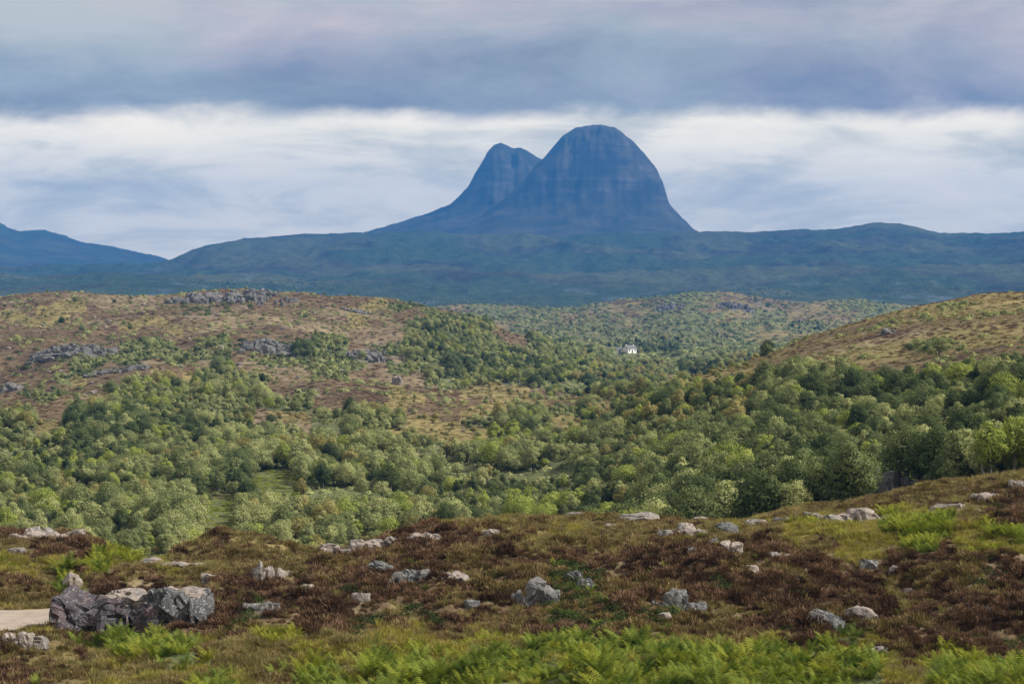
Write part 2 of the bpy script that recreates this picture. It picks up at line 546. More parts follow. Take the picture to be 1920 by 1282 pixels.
R_GREY = rock_material('grey_gneiss', (0.092, 0.094, 0.097), (0.15, 0.143, 0.137), (0.36, 0.355, 0.34))
R_PINK = rock_material('pink_gneiss', (0.275, 0.228, 0.198), (0.16, 0.148, 0.14), (0.46, 0.42, 0.385))
R_DKGREY = rock_material('dark_lichened_gneiss', (0.055, 0.056, 0.06), (0.095, 0.09, 0.09), (0.40, 0.395, 0.38))
R_HILL = rock_material('hill_gneiss', (0.10, 0.098, 0.095), (0.18, 0.172, 0.165), (0.30, 0.29, 0.28))
R_PURP = rock_material('purple_gneiss', (0.062, 0.056, 0.064), (0.115, 0.080, 0.085), (0.30, 0.29, 0.285))


def leaf_material(name, dark, light, transl=0.25, spec=False):
    m, t, out = material(name)
    rnd = t.new('ShaderNodeObjectInfo').outputs['Random']
    pos = t.new('ShaderNodeTexCoord').outputs['Object']
    n = t.noise(pos, 0.9, 3, 0.6)
    fac = t.math('ADD', t.math('MULTIPLY', n, 0.5), t.math('MULTIPLY', rnd, 0.6), clamp=True)
    c = t.mix(t.step(fac, 0.15, 0.95), dark, light)
    d = t.new('ShaderNodeBsdfDiffuse')
    tr = t.new('ShaderNodeBsdfTranslucent')
    t.l.new(c, d.inputs[0])
    t.l.new(t.mix(1.0, c, (1.0, 1.1, 0.6), 'MULTIPLY'), tr.inputs[0])
    mx = t.new('ShaderNodeMixShader')
    mx.inputs[0].default_value = transl
    t.l.new(d.outputs[0], mx.inputs[1])
    t.l.new(tr.outputs[0], mx.inputs[2])
    t.l.new(mx.outputs[0], out.inputs[0])
    return m


L_GREY = leaf_material('birch_leaves_grey_green', (0.155, 0.182, 0.074), (0.43, 0.435, 0.205), 0.33)
L_DARK = leaf_material('birch_leaves_dark', (0.06, 0.082, 0.034), (0.19, 0.22, 0.095), 0.30)  # darker birches; shade in woodland gaps and hollows is put into this colour too
L_GOLD = leaf_material('birch_leaves_golden', (0.26, 0.23, 0.085), (0.40, 0.345, 0.145), 0.32)
L_LIME = leaf_material('leaves_lime_green', (0.25, 0.29, 0.07), (0.38, 0.41, 0.11), 0.32)
L_HEATH = leaf_material('heather_sprigs', (0.045, 0.026, 0.017), (0.235, 0.145, 0.092), 0.12)
L_HEATHO = leaf_material('heather_sprigs_olive', (0.12, 0.088, 0.036), (0.29, 0.215, 0.105), 0.15)
L_GRASS = leaf_material('moor_grass', (0.17, 0.145, 0.058), (0.36, 0.285, 0.14), 0.3)
L_GRASSY = leaf_material('yellow_moor_grass', (0.24, 0.215, 0.05), (0.40, 0.335, 0.10), 0.3)
L_BRACK = leaf_material('bracken_fronds', (0.05, 0.085, 0.018), (0.25, 0.30, 0.06), 0.30)
L_BRACKY = leaf_material('bracken_fronds_yellowing', (0.16, 0.19, 0.025), (0.30, 0.30, 0.05), 0.3)
L_SHRUB = leaf_material('dark_shrub_leaves', (0.03, 0.045, 0.016), (0.075, 0.10, 0.035), 0.2)


def bark_material():
    m, t, out = material('birch_bark')
    p = t.new('ShaderNodeTexCoord').outputs['Object']
    n = t.noise(p, 3.0, 4, 0.6)
    finish(t, out, t.ramp(n, [(0.35, (0.05, 0.045, 0.04)), (0.6, (0.25, 0.235, 0.215))]), 0.9)
    return m


M_BARK = bark_material()

# ------------------------------------------------------------------ ground sheets
PXC = np.unique(np.concatenate([np.linspace(-2040, -420, 28), np.arange(-420, 2345, 5.0), np.linspace(2345, 3960, 28)]))
PXF = np.unique(np.concatenate([np.linspace(-2040, -360, 28), np.arange(-360, 2285, 4.0), np.linspace(2285, 3960, 28)]))


def grid(pxs, ys):
    u = (pxs - 960) / F
    Xg = u[None, :] * np.maximum(ys, 60)[:, None]
    Yg = np.repeat(ys[:, None], len(pxs), 1)
    Z = H(Xg.ravel(), Yg.ravel())
    return Xg.ravel(), Yg.ravel(), Z


def cover_attrs(X, Y, Z, near):
    Ys = np.maximum(Y, 60)
    px, py = 960 + F * X / Ys, row_of(Z, Ys)
    if near:
        c = lookup(NEAR, 880, px, py, X, Y)
        gr = np.isin(c, ['o', 'Y']) * 1.0 + (c == 'm') * 0.45
        gn = (c == 'b') * 0.7 + (c == 'g') * 0.2
        rk = np.zeros(len(X))
    else:
        c = lookup(MID, 540, px, py - 4, X, Y)
        gr = np.isin(c, ['o', 'O', 'm']) * 1.0 + np.isin(c, ['y', 's']) * 0.3
        gr = np.where(c == 'O', 0.48, gr)
        gn = np.isin(c, ['d', 'y']) * 1.0 + (c == 't') * 0.62 + (c == 'g') * 0.8 + (c == 's') * 0.5
        rk = (c == 'r') * 0.30
        gr = np.where((Y > 1300) & (Y < 3000) & np.isin(c, ['g', 't', 'h']), 0.5, gr)
        gn = np.where((Y > 1300) & (Y < 3000) & np.isin(c, ['g', 't']), 0.55, gn)
        gl = ((np.abs(px - 508) < 50) & (Y > 335) & (Y < 415)) | ((np.abs(px - 414) < 38) & (Y > 255) & (Y < 355))
        gr, gn = np.where(gl, 0.5, gr), np.where(gl, 0.9, gn)
        hid = (Y > 1230) & (px < 860)
        gn = np.where(hid, 0.4, gn)
        far = Y > 3000
        fn = fbm(X / 300, Y / 500, 4, 91)
        gr = np.where(far, 0.3 + 1.1 * fn, gr)
        gn = np.where(far, 0.38 - 1.3 * fn + 0.3 * (Y < 4600), gn)
        rk = np.where(far, 0.12 + 0.95 * fbm(X / 70, Y / 130, 4, 95) * sstep(-Y, -6000, -3500), rk)
    return dict(grass=gr, green=gn, rock=rk)


def faces_of(nr, nc):
    i = np.arange((nr - 1) * nc).reshape(nr - 1, nc)[:, :-1].ravel()
    return np.stack([i, i + 1, i + nc + 1, i + nc], 1)


def sheet(name, pxs, ys, mat, near=False, keep=None):
    X, Y, Z = grid(pxs, ys)
    fc = faces_of(len(ys), len(pxs))
    at = cover_attrs(X, Y, Z, near)
    V = np.stack([X, Y, Z + CAMZ], 1)
    if keep is None:
        return link(name, mesh_from(name, V, fc, mat, True, at), kind='structure')
    fx, fy = X[fc].mean(1), Y[fc].mean(1)
    for nm, mask in keep(fx, fy):
        sel = fc[mask]
        used = np.unique(sel)
        remap = np.full(len(X), -1)
        remap[used] = np.arange(len(used))
        link(nm, mesh_from(nm, V[used], remap[sel], mat, True, {k: v[used] for k, v in at.items()}), kind='structure')


Y_NEAR = np.concatenate([np.linspace(-300, 0, 10)[:-1], np.linspace(0, 74, 38)[:-1], np.arange(74, 166, 0.24), [166.0]])
sheet('ground', PXF, Y_NEAR, M_NEAR, True)
Y_MID = np.concatenate([np.arange(166, 640, 1.15), np.arange(640, 1260, 2.0), np.arange(1260, 3000, 7.0), [3000.0]])


def mid_split(fx, fy):
    px = 960 + F * fx / fy
    far = fy >= 1440
    right = ~far & (px > np.interp(fy, [166, 300, 500, 700, 900], [1300, 1130, 1090, 1250, 2600]))
    left = ~far & ~right & (fy > np.interp(px, [-400, 0, 600, 900, 1100, 1300], [520, 520, 560, 640, 900, 1440]))
    return [('distant_hills', far), ('hill_right', right), ('hill_left', left), ('valley_floor', ~far & ~right & ~left)]


sheet('hills', PXC, Y_MID, M_MID, False, mid_split)
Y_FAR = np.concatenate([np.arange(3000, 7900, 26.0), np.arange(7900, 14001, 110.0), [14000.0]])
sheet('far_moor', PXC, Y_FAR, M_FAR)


# the mountain: a great round-headed dome with a lower twin-topped peak behind its shoulder
def make_mountain():
    XA = np.arange(-1150, 1050, 7.0)
    YA = np.concatenate([np.arange(7250, 9700, 13.0), np.arange(9700, 10400, 40.0)])
    X, Y = [a.ravel() for a in np.meshgrid(XA, YA)]

    def prof(pts, Yr):
        px = np.array([p[0] for p in pts], float)
        zz = slope_of([p[1] for p in pts]) * Yr
        return (px - 960) / F * Yr, zz
    YAr, YBr = 8500.0, 9250.0
    ax, az = prof([(560, 470), (700, 455), (820, 432), (900, 402), (950, 365), (985, 330), (1005, 305), (1020, 291), (1038, 270), (1056, 249), (1080, 234), (1102, 230), (1128, 230), (1154, 237), (1184, 256), (1206, 281),
                   (1226, 306), (1238, 336), (1246, 366), (1268, 396), (1290, 422), (1320, 440), (1400, 455)], YAr)
    bx, bz = prof([(540, 470), (620, 450), (660, 439), (740, 415), (800, 396), (845, 378), (862, 362), (878, 345), (900, 304), (914, 280), (926, 268), (940, 264), (952, 269), (962, 275), (976, 273), (990, 279),
                   (1003, 287), (1020, 294), (1060, 340), (1120, 400), (1200, 450)], YBr)
    base = 205.0
    warp = 26 * fbm(X / 120, Y / 160, 4, 41)

    def shape(sx, sz, Yr, wf, wb):
        h = np.interp(X + warp * 0.12, sx, sz) - base
        h = h + np.clip(h / 300, 0, 1) * 7 * fbm(X / 42, X * 0 + Yr, 4, 67)
        t = (Y + warp * 1.6 - Yr)
        wd = np.where(t < 0, wf, wb)
        t = np.abs(t) / wd
        steep = 1 / (1 + t ** 6)
        broad = np.exp(-(t / 2.0) ** 2)
        # a cliff-sided head standing on a concave skirt
        skirt = np.minimum(h, 150 + 0.15 * h)
        return base + skirt * broad + (h - skirt) * steep
    zA = shape(ax, az, YAr, 330.0, 500.0)
    zB = shape(bx, bz, YBr, 420.0, 420.0)
    z = np.maximum(zA, zB)
    hgt = np.clip((z - base) / 500, 0, 1)
    gul = 0.5 * (fbm(X / 46, Y / 300, 4, 47, True) - 1.0)
    frontal = np.clip(np.where(zA >= zB, np.abs(Y - YAr), np.abs(Y - YBr)) / 170, 0, 1)
    z = z + frontal * hgt * 48 * gul + 7 * hgt * (fbm(X / 45, Y / 45, 4, 53) - 0.6) * frontal + 1.0 * fbm(X / 40, Y / 40, 3, 57)
    ledge = 12 * (fbm(X / 500, z / 34, 2, 59) - 0.6)
    z = z + ledge * frontal * hgt
    z = z + frontal * hgt * (0.4 + 0.6 * vnoise(X / 130, z / 60, 65)) * (5 * np.sin((z + 45 * fbm(X / 130, Y / 200, 3, 63)) / 11.5) + 2 * np.sin(z / 4.3 + X / 90))
    rim = np.minimum(np.minimum(X + 1150, 1043 - X), np.minimum(Y - 7250, 10380 - Y))
    z = z - 260 * (1 - sstep(rim, 0, 330)) - 10
    me = mesh_from('mountain', np.stack([X, Y, z + CAMZ], 1), faces_of(len(YA), len(XA)), M_MTN)
    link('mountain', me, kind='structure')


make_mountain()

# track
def make_track():
    m, t, out = material('gravel_track')
    g = t.new('ShaderNodeNewGeometry').outputs['Position']
    n = t.noise(g, 1.2, 6, 0.7)
    n2 = t.noise(g, 14.0, 3, 0.6)
    c = t.ramp(t.math('ADD', t.math('MULTIPLY', n, 0.6), t.math('MULTIPLY', n2, 0.4)), [(0.3, (0.20, 0.16, 0.125)), (0.5, (0.33, 0.275, 0.225)), (0.7, (0.44, 0.375, 0.315))])
    finish(t, out, c, 0.95, n2, 0.02, 0.5)
    xs = np.linspace(-58, -16.6, 90)
    V = []
    for x in xs:
        yc, hw = np.interp(x, ROADX, ROADY), np.interp(x, ROADX, ROADW)
        for k in np.linspace(-1, 1, 9):
            e = 0.25 * math.sin(x * 1.7 + k) * (abs(k) > 0.9)
            V.append((x, yc + (k * hw + e) / 0.88, ROADZ + CAMZ + 0.04 * (1 - k * k) - 0.03 * (abs(k) > 0.95)))
    link('track', mesh_from('track', V, faces_of(90, 9), m), kind='structure')


make_track()

# ------------------------------------------------------------------ visible-ground tables
TPX = np.arange(-500, 2421, 5.0)
TY = np.concatenate([np.arange(74, 166, 0.25), np.arange(166, 640, 1.0), np.arange(640, 1300, 2.0), np.arange(1300, 3000, 6.0)])
_X = ((TPX - 960) / F)[None, :] * TY[:, None]
_Yg = np.repeat(TY[:, None], len(TPX), 1)
TROW = row_of(H(_X.ravel(), _Yg.ravel()).reshape(_X.shape), _Yg)
TMIN = np.minimum.accumulate(TROW, 0)


def hidden_by(px, py, Y, margin):
    ci = np.clip(np.rint((px - TPX[0]) / 5).astype(int), 0, len(TPX) - 1)
    ri = np.clip(np.searchsorted(TY, Y) - 1, 0, len(TY) - 1)
    return py > TMIN[ri, ci] + margin


def ground_at(px, py, ymin=74, ymax=3000):
    ci = int(np.clip(round((px - TPX[0]) / 5), 0, len(TPX) - 1))
    r = TROW[:, ci]
    sel = np.where((TY >= ymin) & (TY <= ymax))[0]
    hit = sel[r[sel] <= py]
    i = hit[0] if len(hit) else sel[np.argmin(r[sel])]
    Y = TY[i]
    X = (px - 960) / F * Y
    return X, Y, float(H([X], [Y])[0])


# ------------------------------------------------------------------ rocks
def hull_block(bm, c, size, seed, rotz=0.0, tilt=0.0, cuts=2, rough=0.10):
    """one fractured block of gneiss: an angular hull, split by joints and roughened"""
    rnd = random.Random(seed)
    tmp = bmesh.new()
    for _ in range(22):
        p = [rnd.uniform(-1, 1) for _ in range(3)]
        k = rnd.randrange(3)
        p[k] = math.copysign(rnd.uniform(0.78, 1.0), p[k])
        L = (abs(p[0]) ** 3 + abs(p[1]) ** 3 + abs(p[2]) ** 3) ** (1 / 3)
        p = [v / L for v in p]
        tmp.verts.new((p[0] * size[0] / 2, p[1] * size[1] / 2, p[2] * size[2] / 2))
    bmesh.ops.convex_hull(tmp, input=tmp.verts)
    for v in [g for g in tmp.verts if not g.link_faces]:
        tmp.verts.remove(v)
    bmesh.ops.triangulate(tmp, faces=tmp.faces)
    bmesh.ops.subdivide_edges(tmp, edges=tmp.edges, cuts=cuts, use_grid_fill=True)
    bmesh.ops.triangulate(tmp, faces=tmp.faces)
    s = (size[0] * size[1] * size[2]) ** (1 / 3)
    off = Vector((seed * 3.1 % 57, seed * 7.7 % 83, seed * 1.3 % 31))
    cr, sr = math.cos(rotz), math.sin(rotz)
    ct, st = math.cos(tilt), math.sin(tilt)
    mp = {}
    for v in tmp.verts:
        q = v.co / s
        w_ = Vector((mnoise.noise(q * 2 + off), mnoise.noise(q * 2 - off), 0)) * 0.25
        dd, _p = mnoise.voronoi(Vector((q.x * 2.2 + q.z * 0.7, q.y * 2.2, q.z * 1.8 - q.x * 0.5)) + w_ + off)
        gap = dd[1] - dd[0]
        step_ = mnoise.cell(_p[0] * 3.7 + off)
        n = mnoise.fractal(q * 3.0 + off, 0.9, 2.1, 5)
        d = n * rough * 0.45 * s + step_ * 0.11 * s - max(0.0, 0.09 - gap) * 0.7 * s
        p = v.co + v.co.normalized() * d
        p = Vector((p.x * ct + p.z * st, p.y, -p.x * st + p.z * ct))
        p = Vector((p.x * cr - p.y * sr, p.x * sr + p.y * cr, p.z))
        mp[v] = bm.verts.new(p + Vector(c))
    for f in tmp.faces:
        try:
            bm.faces.new([mp[v] for v in f.verts])
        except ValueError:
            pass
    tmp.free()


ROCK_SPOTS = []


def rock_mesh(bm, mat):
    me = bpy.data.meshes.new('rock')
    bmesh.ops.recalc_face_normals(bm, faces=bm.faces)
    bm.to_mesh(me)
    bm.free()
    me.materials.append(mat)
    return me


def rock(name, box, mat, label, cat, group=None, seed=0, tilt=0.0, blocks=1, depth=0.8, ymin=74, ymax=170, cuts=5):
    x0, y0, x1, y1 = box
    gx, gy = (x1 - x0) * 0.06, (y1 - y0) * 0.16
    x0, x1, y0 = x0 - gx, x1 + gx, y0 - gy
    X, Y, z = ground_at((x0 + x1) / 2, y1 - 2, ymin, ymax)
    wd, ht = (x1 - x0) / F * Y, (y1 - y0) / F * Y
    dp = max(wd * depth, ht * 0.9)
    bm = bmesh.new()
    rnd = random.Random(seed + 5)
    if blocks == 1:
        hull_block(bm, (0, dp * 0.42, ht * 0.22), (wd * 1.08, dp, ht * 1.5), seed, rnd.uniform(-0.3, 0.3), tilt, cuts)
    else:
        for k in range(blocks):
            f = (k + 0.5) / blocks
            bw = wd / blocks * rnd.uniform(1.4, 2.3)
            bh = ht * rnd.uniform(0.45, 1.0) * (0.62 + 0.42 * math.sin(math.pi * f))
            hull_block(bm, ((f - 0.5) * wd * 0.92, dp * rnd.uniform(0.3, 0.6), bh * 0.24), (bw, dp * rnd.uniform(0.6, 1.0), bh * 1.42), seed * 13 + k,
                       rnd.uniform(-0.4, 0.4), tilt + rnd.uniform(-0.15, 0.15), cuts)
    o = link(name, rock_mesh(bm, mat), None, (X, Y, z + CAMZ - 0.12 * ht), label=label, category=cat, group=group)
    ROCK_SPOTS.append((X, Y + dp * 0.4, wd * 0.36, dp * 0.36))
    return o


# the big roadside outcrop: three broken masses of one crag, capped with pinker ledges
def roadside_crag():
    X, Y, z = ground_at(245, 1190)
    k = Y / F
    root = link('rock_outcrop', None, None, (X, Y, z + CAMZ), label='large dark purple-grey outcrop with white lichen streaks beside the pale track', category='rock outcrop')

    def piece(nm, x0, y0, x1, y1, mat, seed, dp=2.6, yo=1.0, n=1, tilt=0.0):
        bm = bmesh.new()
        rnd = random.Random(seed)
        wd, ht = (x1 - x0) * k, (y1 - y0) * k
        for j in range(n):
            f = (j + 0.5) / n
            hull_block(bm, ((f - 0.5) * wd, yo + rnd.uniform(-0.25, 0.3), 0), (wd / n * 1.28, dp, ht * rnd.uniform(1.1, 1.25)), seed * 7 + j, rnd.uniform(-0.25, 0.25), tilt + rnd.uniform(-0.12, 0.12), 7, 0.13)
        return link(nm, rock_mesh(bm, mat), root, (((x0 + x1) / 2 - 245) * k, 0, (1190 - (y0 + y1) / 2) * k - 0.42))
    piece('rock_mass', 104, 1108, 212, 1204, R_PURP, 3, 3.0, 1.2, 1, 0.10)
    piece('rock_mass', 176, 1118, 300, 1204, R_PURP, 9, 3.2, 1.3, 2, -0.06)
    piece('rock_mass', 262, 1100, 388, 1204, R_DKGREY, 14, 3.2, 1.3, 2, 0.05)
    piece('ledge', 182, 1110, 262, 1138, R_PINK, 21, 2.4, 2.6, 1)
    piece('ledge', 268, 1106, 372, 1134, R_PINK, 27, 2.4, 2.8, 2)
    ROCK_SPOTS.append((X, Y + 1.2, 3.2, 1.3))


roadside_crag()
G, P, U = R_GREY, R_PINK, R_PURP
SMALL = 'small pale stone showing through the brown heather of the stony ridge'
SLAB = 'low pale slab lying in the short grass on the ridge top'
NEAR_ROCKS = [
    ('boulder', (114, 1076, 148, 1112), P, 'pointed pale pink boulder leaning against the dark roadside outcrop', 0.35, 1),
    ('rock_outcrop', (26, 990, 112, 1022), P, 'broken pale outcrop on the ridge end above the track, widest of two', 0.0, 4),
    ('boulder', (118, 993, 152, 1014), P, 'pale pink boulder beside the broken outcrop above the track', 0.0, 2),
    ('boulder', (8, 1030, 42, 1049), P, 'pale boulder below the broken outcrop, above yellow grass and track', 0.0, 1),
    ('boulder', (264, 1049, 302, 1064), P, 'narrow flat slab in the dip of the ridge', 0.0, 1),
    ('rock_outcrop', (302, 1050, 366, 1072), P, 'long flat pink slab in the dip of the ridge', 0.0, 3),
    ('boulder', (380, 1072, 416, 1090), P, 'small pink boulder just above the dark roadside outcrop', 0.0, 1),
    ('rock_outcrop', (472, 1040, 538, 1094), P, 'upright split boulder of blue-grey and cream rock set in heather', 0.15, 3),
    ('rock_outcrop', (590, 1022, 645, 1046), P, 'low pink rocks on the ridge crest next to the woodland', 0.0, 3),
    ('rock_outcrop', (640, 1008, 700, 1042), P, 'weathered pink rock rib climbing the crest', 0.0, 3),
    ('boulder', (694, 1002, 744, 1030), P, 'rounded pinkish rock on the crest beside the weathered rib', 0.0, 2),
    ('rock_outcrop', (772, 992, 822, 1024), P, 'white-topped rough rock standing highest on the heather crest', 0.0, 3),
    ('boulder', (664, 1050, 724, 1080), G, 'wide grey rock face half buried under dark heather', 0.0, 2),
    ('boulder', (736, 1054, 788, 1106), G, 'tall cracked grey boulder tapering down into the heather', -0.1, 2),
    ('boulder', (806, 1057, 862, 1090), P, 'cream boulder with sunlit face beside the tall cracked grey one', 0.1, 2),
    ('rock_outcrop', (966, 1074, 1032, 1144), G, 'tallest grey slab face standing out of the heather slope', 0.2, 3),
    ('boulder', (1064, 1072, 1092, 1092), G, 'small grey boulder, upper of a pair near the tall grey slab', 0.0, 1),
    ('boulder', (1086, 1085, 1114, 1110), G, 'small grey boulder, lower of a pair near the tall grey slab', 0.0, 1),
    ('rock_outcrop', (1230, 1080, 1318, 1148), G, 'broad grey block with a pink shoulder alone on the heather slope', 0.1, 3),
    ('rock_outcrop', (1520, 1126, 1592, 1184), G, 'dark grey wedge of rock overhanging the heather above the bracken', 0.35, 2),
    ('boulder', (1598, 1140, 1646, 1168), P, 'bright cream slanting boulder next to the dark grey wedge', 0.35, 1),
    ('rock_outcrop', (1556, 954, 1692, 986), P, 'long humped pink-grey slab on the grassy brow under the wood', 0.0, 5),
    ('boulder', (1516, 957, 1558, 982), P, 'pink slab at the end of the long humped slab', 0.0, 2),
    ('boulder', (1762, 934, 1802, 960), P, 'pink boulder high on the brow above the bracken patch', 0.0, 2),
    ('rock_outcrop', (1836, 916, 1890, 948), P, 'rough pink outcrop at the top of the brow', 0.2, 3),
    ('boulder', (1896, 904, 1932, 924), P, 'pale stone beyond the rough pink outcrop on the brow', 0.0, 1),
    ('rock_outcrop', (4, 1176, 70, 1222), P, 'grey-pink rock on the near verge of the track', 0.0, 3),
    ('boulder', (1636, 1216, 1668, 1236), P, 'rounded buff boulder poking out between bracken clumps', 0.0, 1),
    ('boulder', (452, 1122, 512, 1154), G, 'shadowed grey rock among dark green shrubs in heather', 0.0, 2),
    ('rock_outcrop', (1252, 986, 1322, 1012), P, 'whitish slab pile on the grassy crest above the broad grey block', 0.0, 3),
    ('boulder', (1352, 1008, 1390, 1042), P, 'sunlit stone cluster at the edge of grass and heather', 0.0, 2),
    ('boulder', (1428, 1036, 1478, 1054), P, 'thin white ledge of rock at the top edge of the dark heather', 0.0, 2),
]
for i, (nm, box, mt, lab, tl, nb) in enumerate(NEAR_ROCKS):
    rock(nm, box, mt, lab, 'rock outcrop' if nm == 'rock_outcrop' else 'boulder', None, 100 + i, tl, nb)
for i, (box, slab) in enumerate([((868, 1128, 898, 1150), 0), ((658, 1116, 692, 1134), 0), ((1234, 1156, 1258, 1172), 0), ((1618, 1058, 1648, 1074), 0), ((1670, 1063, 1694, 1080), 0),
                                 ((1808, 1098, 1834, 1112), 0), ((1836, 1136, 1864, 1154), 0), ((1000, 1068, 1026, 1082), 0), ((905, 998, 945, 1014), 0), ((1330, 1016, 1352, 1032), 0),
                                 ((560, 1098, 584, 1110), 0), ((1400, 1062, 1424, 1076), 0), ((1480, 1090, 1500, 1102), 0), ((1290, 1030, 1312, 1044), 0), ((1700, 1105, 1722, 1116), 0), ((1150, 1150, 1172, 1162), 0),
                                 ((1128, 984, 1162, 994), 1), ((1166, 961, 1234, 977), 1), ((1344, 984, 1384, 1002), 1), ((1400, 978, 1440, 990), 1), ((1060, 964, 1096, 974), 1), ((1452, 972, 1480, 984), 1), ((1300, 964, 1334, 974), 1)]):
    rock('stone', box, P if i % 3 else G, SLAB if slab else SMALL, 'stone', 'slabs on the ridge top' if slab else 'small stones in the heather', 300 + i, 0.0, 1, cuts=2)
rock('rock_outcrop', (1598, 852, 1724, 934), G, 'shadowed grey crag below the wood, behind the brow', 'rock outcrop', None, 401, 0.2, 6, 0.5, 168, 260)

HILL_ROCKS = [
    ((296, 541, 548, 574), G, 'long grey crag crowning the moorland hill', 16, 1000, 1300),
    ((48, 642, 206, 672), G, 'dark rocky scarp breaking the brown hillside', 11, 700, 1100),
    ((446, 624, 566, 668), G, 'steep grey rock face below the hill top among green scrub', 9, 700, 1150),
    ((158, 686, 272, 706), G, 'low grey rock band across brown heather below the scarp', 8, 600, 1000),
    ((640, 648, 724, 680), G, 'grey rock step beside dark trees on the hill flank', 6, 600, 1100),
    ((0, 718, 34, 738), G, 'small grey crag low on the brown hillside', 3, 600, 1000),
    ((632, 573, 690, 588), G, 'grey ledge near the shoulder of the moorland hill', 4, 900, 1300),
    ((1346, 553, 1424, 584), G, 'pale blue-grey crag on the distant hills beyond the house', 7, 2400, 2900),
    ((1228, 566, 1292, 586), G, 'small grey crag on the distant hills, beyond the dark trees', 5, 2400, 2900),
    ((1655, 612, 1682, 628), G, 'small grey rock rib on the open bracken-coloured slope', 2, 380, 560),
    ((735, 706, 752, 724), P, 'bright pale boulder by a stony streak on the brown hill foot', 1, 500, 1000),
]
def crag(box, mat, label, n, seed, ya, yb):
    """a low weathered outcrop: many half-sunk blocks strewn up the slope"""
    rnd = random.Random(seed)
    x0, y0, x1, y1 = box
    X0, Y0, z0 = ground_at((x0 + x1) / 2, y1 - 2, ya, yb)
    k = Y0 / F
    wd, ht = (x1 - x0) * k, (y1 - y0) * k
    bm = bmesh.new()
    hull_block(bm, (0, ht * 1.2, float(H([X0], [Y0 + ht * 1.2])[0]) - z0 - ht * 0.45), (wd * 0.9, ht * 3.0, ht * 0.8), seed * 31 + 99, 0, 0, 3, 0.08)
    for j in range(n):
        f = rnd.uniform(-0.5, 0.5)
        g = rnd.uniform(0, 1) ** 0.7
        X, Y = X0 + f * wd, Y0 + g * ht * 3.2 * (1 - 1.4 * f * f)
        z = float(H([X], [Y])[0])
        bw = rnd.uniform(0.09, 0.2) * min(wd, 26) * (1 - abs(f))
        bh = ht * rnd.uniform(0.3, 0.62) * (1 - 1.5 * f * f)
        hull_block(bm, (X - X0, Y - Y0, z - z0 + bh * 0.1), (bw * rnd.uniform(1.0, 2.0), bw, bh * 1.3), seed * 31 + j, rnd.uniform(-0.5, 0.5), rnd.uniform(-0.2, 0.2), 2, 0.12)
    link('rock_outcrop', rock_mesh(bm, mat), None, (X0, Y0, z0 + CAMZ), label=label, category='rock outcrop')


for i, (box, mt, lab, nb, ya, yb) in enumerate(HILL_ROCKS):
    if nb > 3:
        crag(box, R_HILL, lab, 14 + nb * 4, 500 + i, ya, yb)
    else:
        rock('rock_outcrop' if nb > 1 else 'boulder', box, R_HILL if mt is G else mt, lab, 'rock outcrop' if nb > 1 else 'boulder', None, 500 + i, 0.3 if nb > 1 else 0.0, nb, 0.8, ya, yb, 2)
hr = random.Random(8)
stone_me = []
for k in range(5):
    bm = bmesh.new()
    hull_block(bm, (0, 0, 0.25), (1.6, 1.3, 1.2), 700 + k, 0, 0, 1)
    stone_me.append(rock_mesh(bm, R_PINK))
for k, (px, py) in enumerate([(30, 612), (75, 625), (170, 655), (22, 690), (90, 700), (340, 637), (480, 612), (548, 612), (530, 618), (470, 700), (485, 708), (500, 690), (415, 655), (838, 747), (800, 728), (770, 715),
                              (590, 590), (610, 580), (100, 715), (200, 580), (640, 700), (560, 708), (260, 596), (350, 577), (15, 655)] +
                             [(hr.uniform(0, 900), hr.uniform(570, 750)) for _ in range(70)]):
    X, Y, z = ground_at(px, py, 560, 1250)
    o = link('moor_stone', stone_me[k % 5], None, (X, Y, z + CAMZ), label='pale stone dotting the brown heather of the long moorland hill', category='stone', group='stones dotting the moorland hill')
    o.rotation_euler = (0, 0, hr.uniform(0, 6))
    s = hr.uniform(0.6, 1.1) if k % 4 else hr.uniform(1.1, 2.0)
    o.scale = (s, s, s * 0.8)


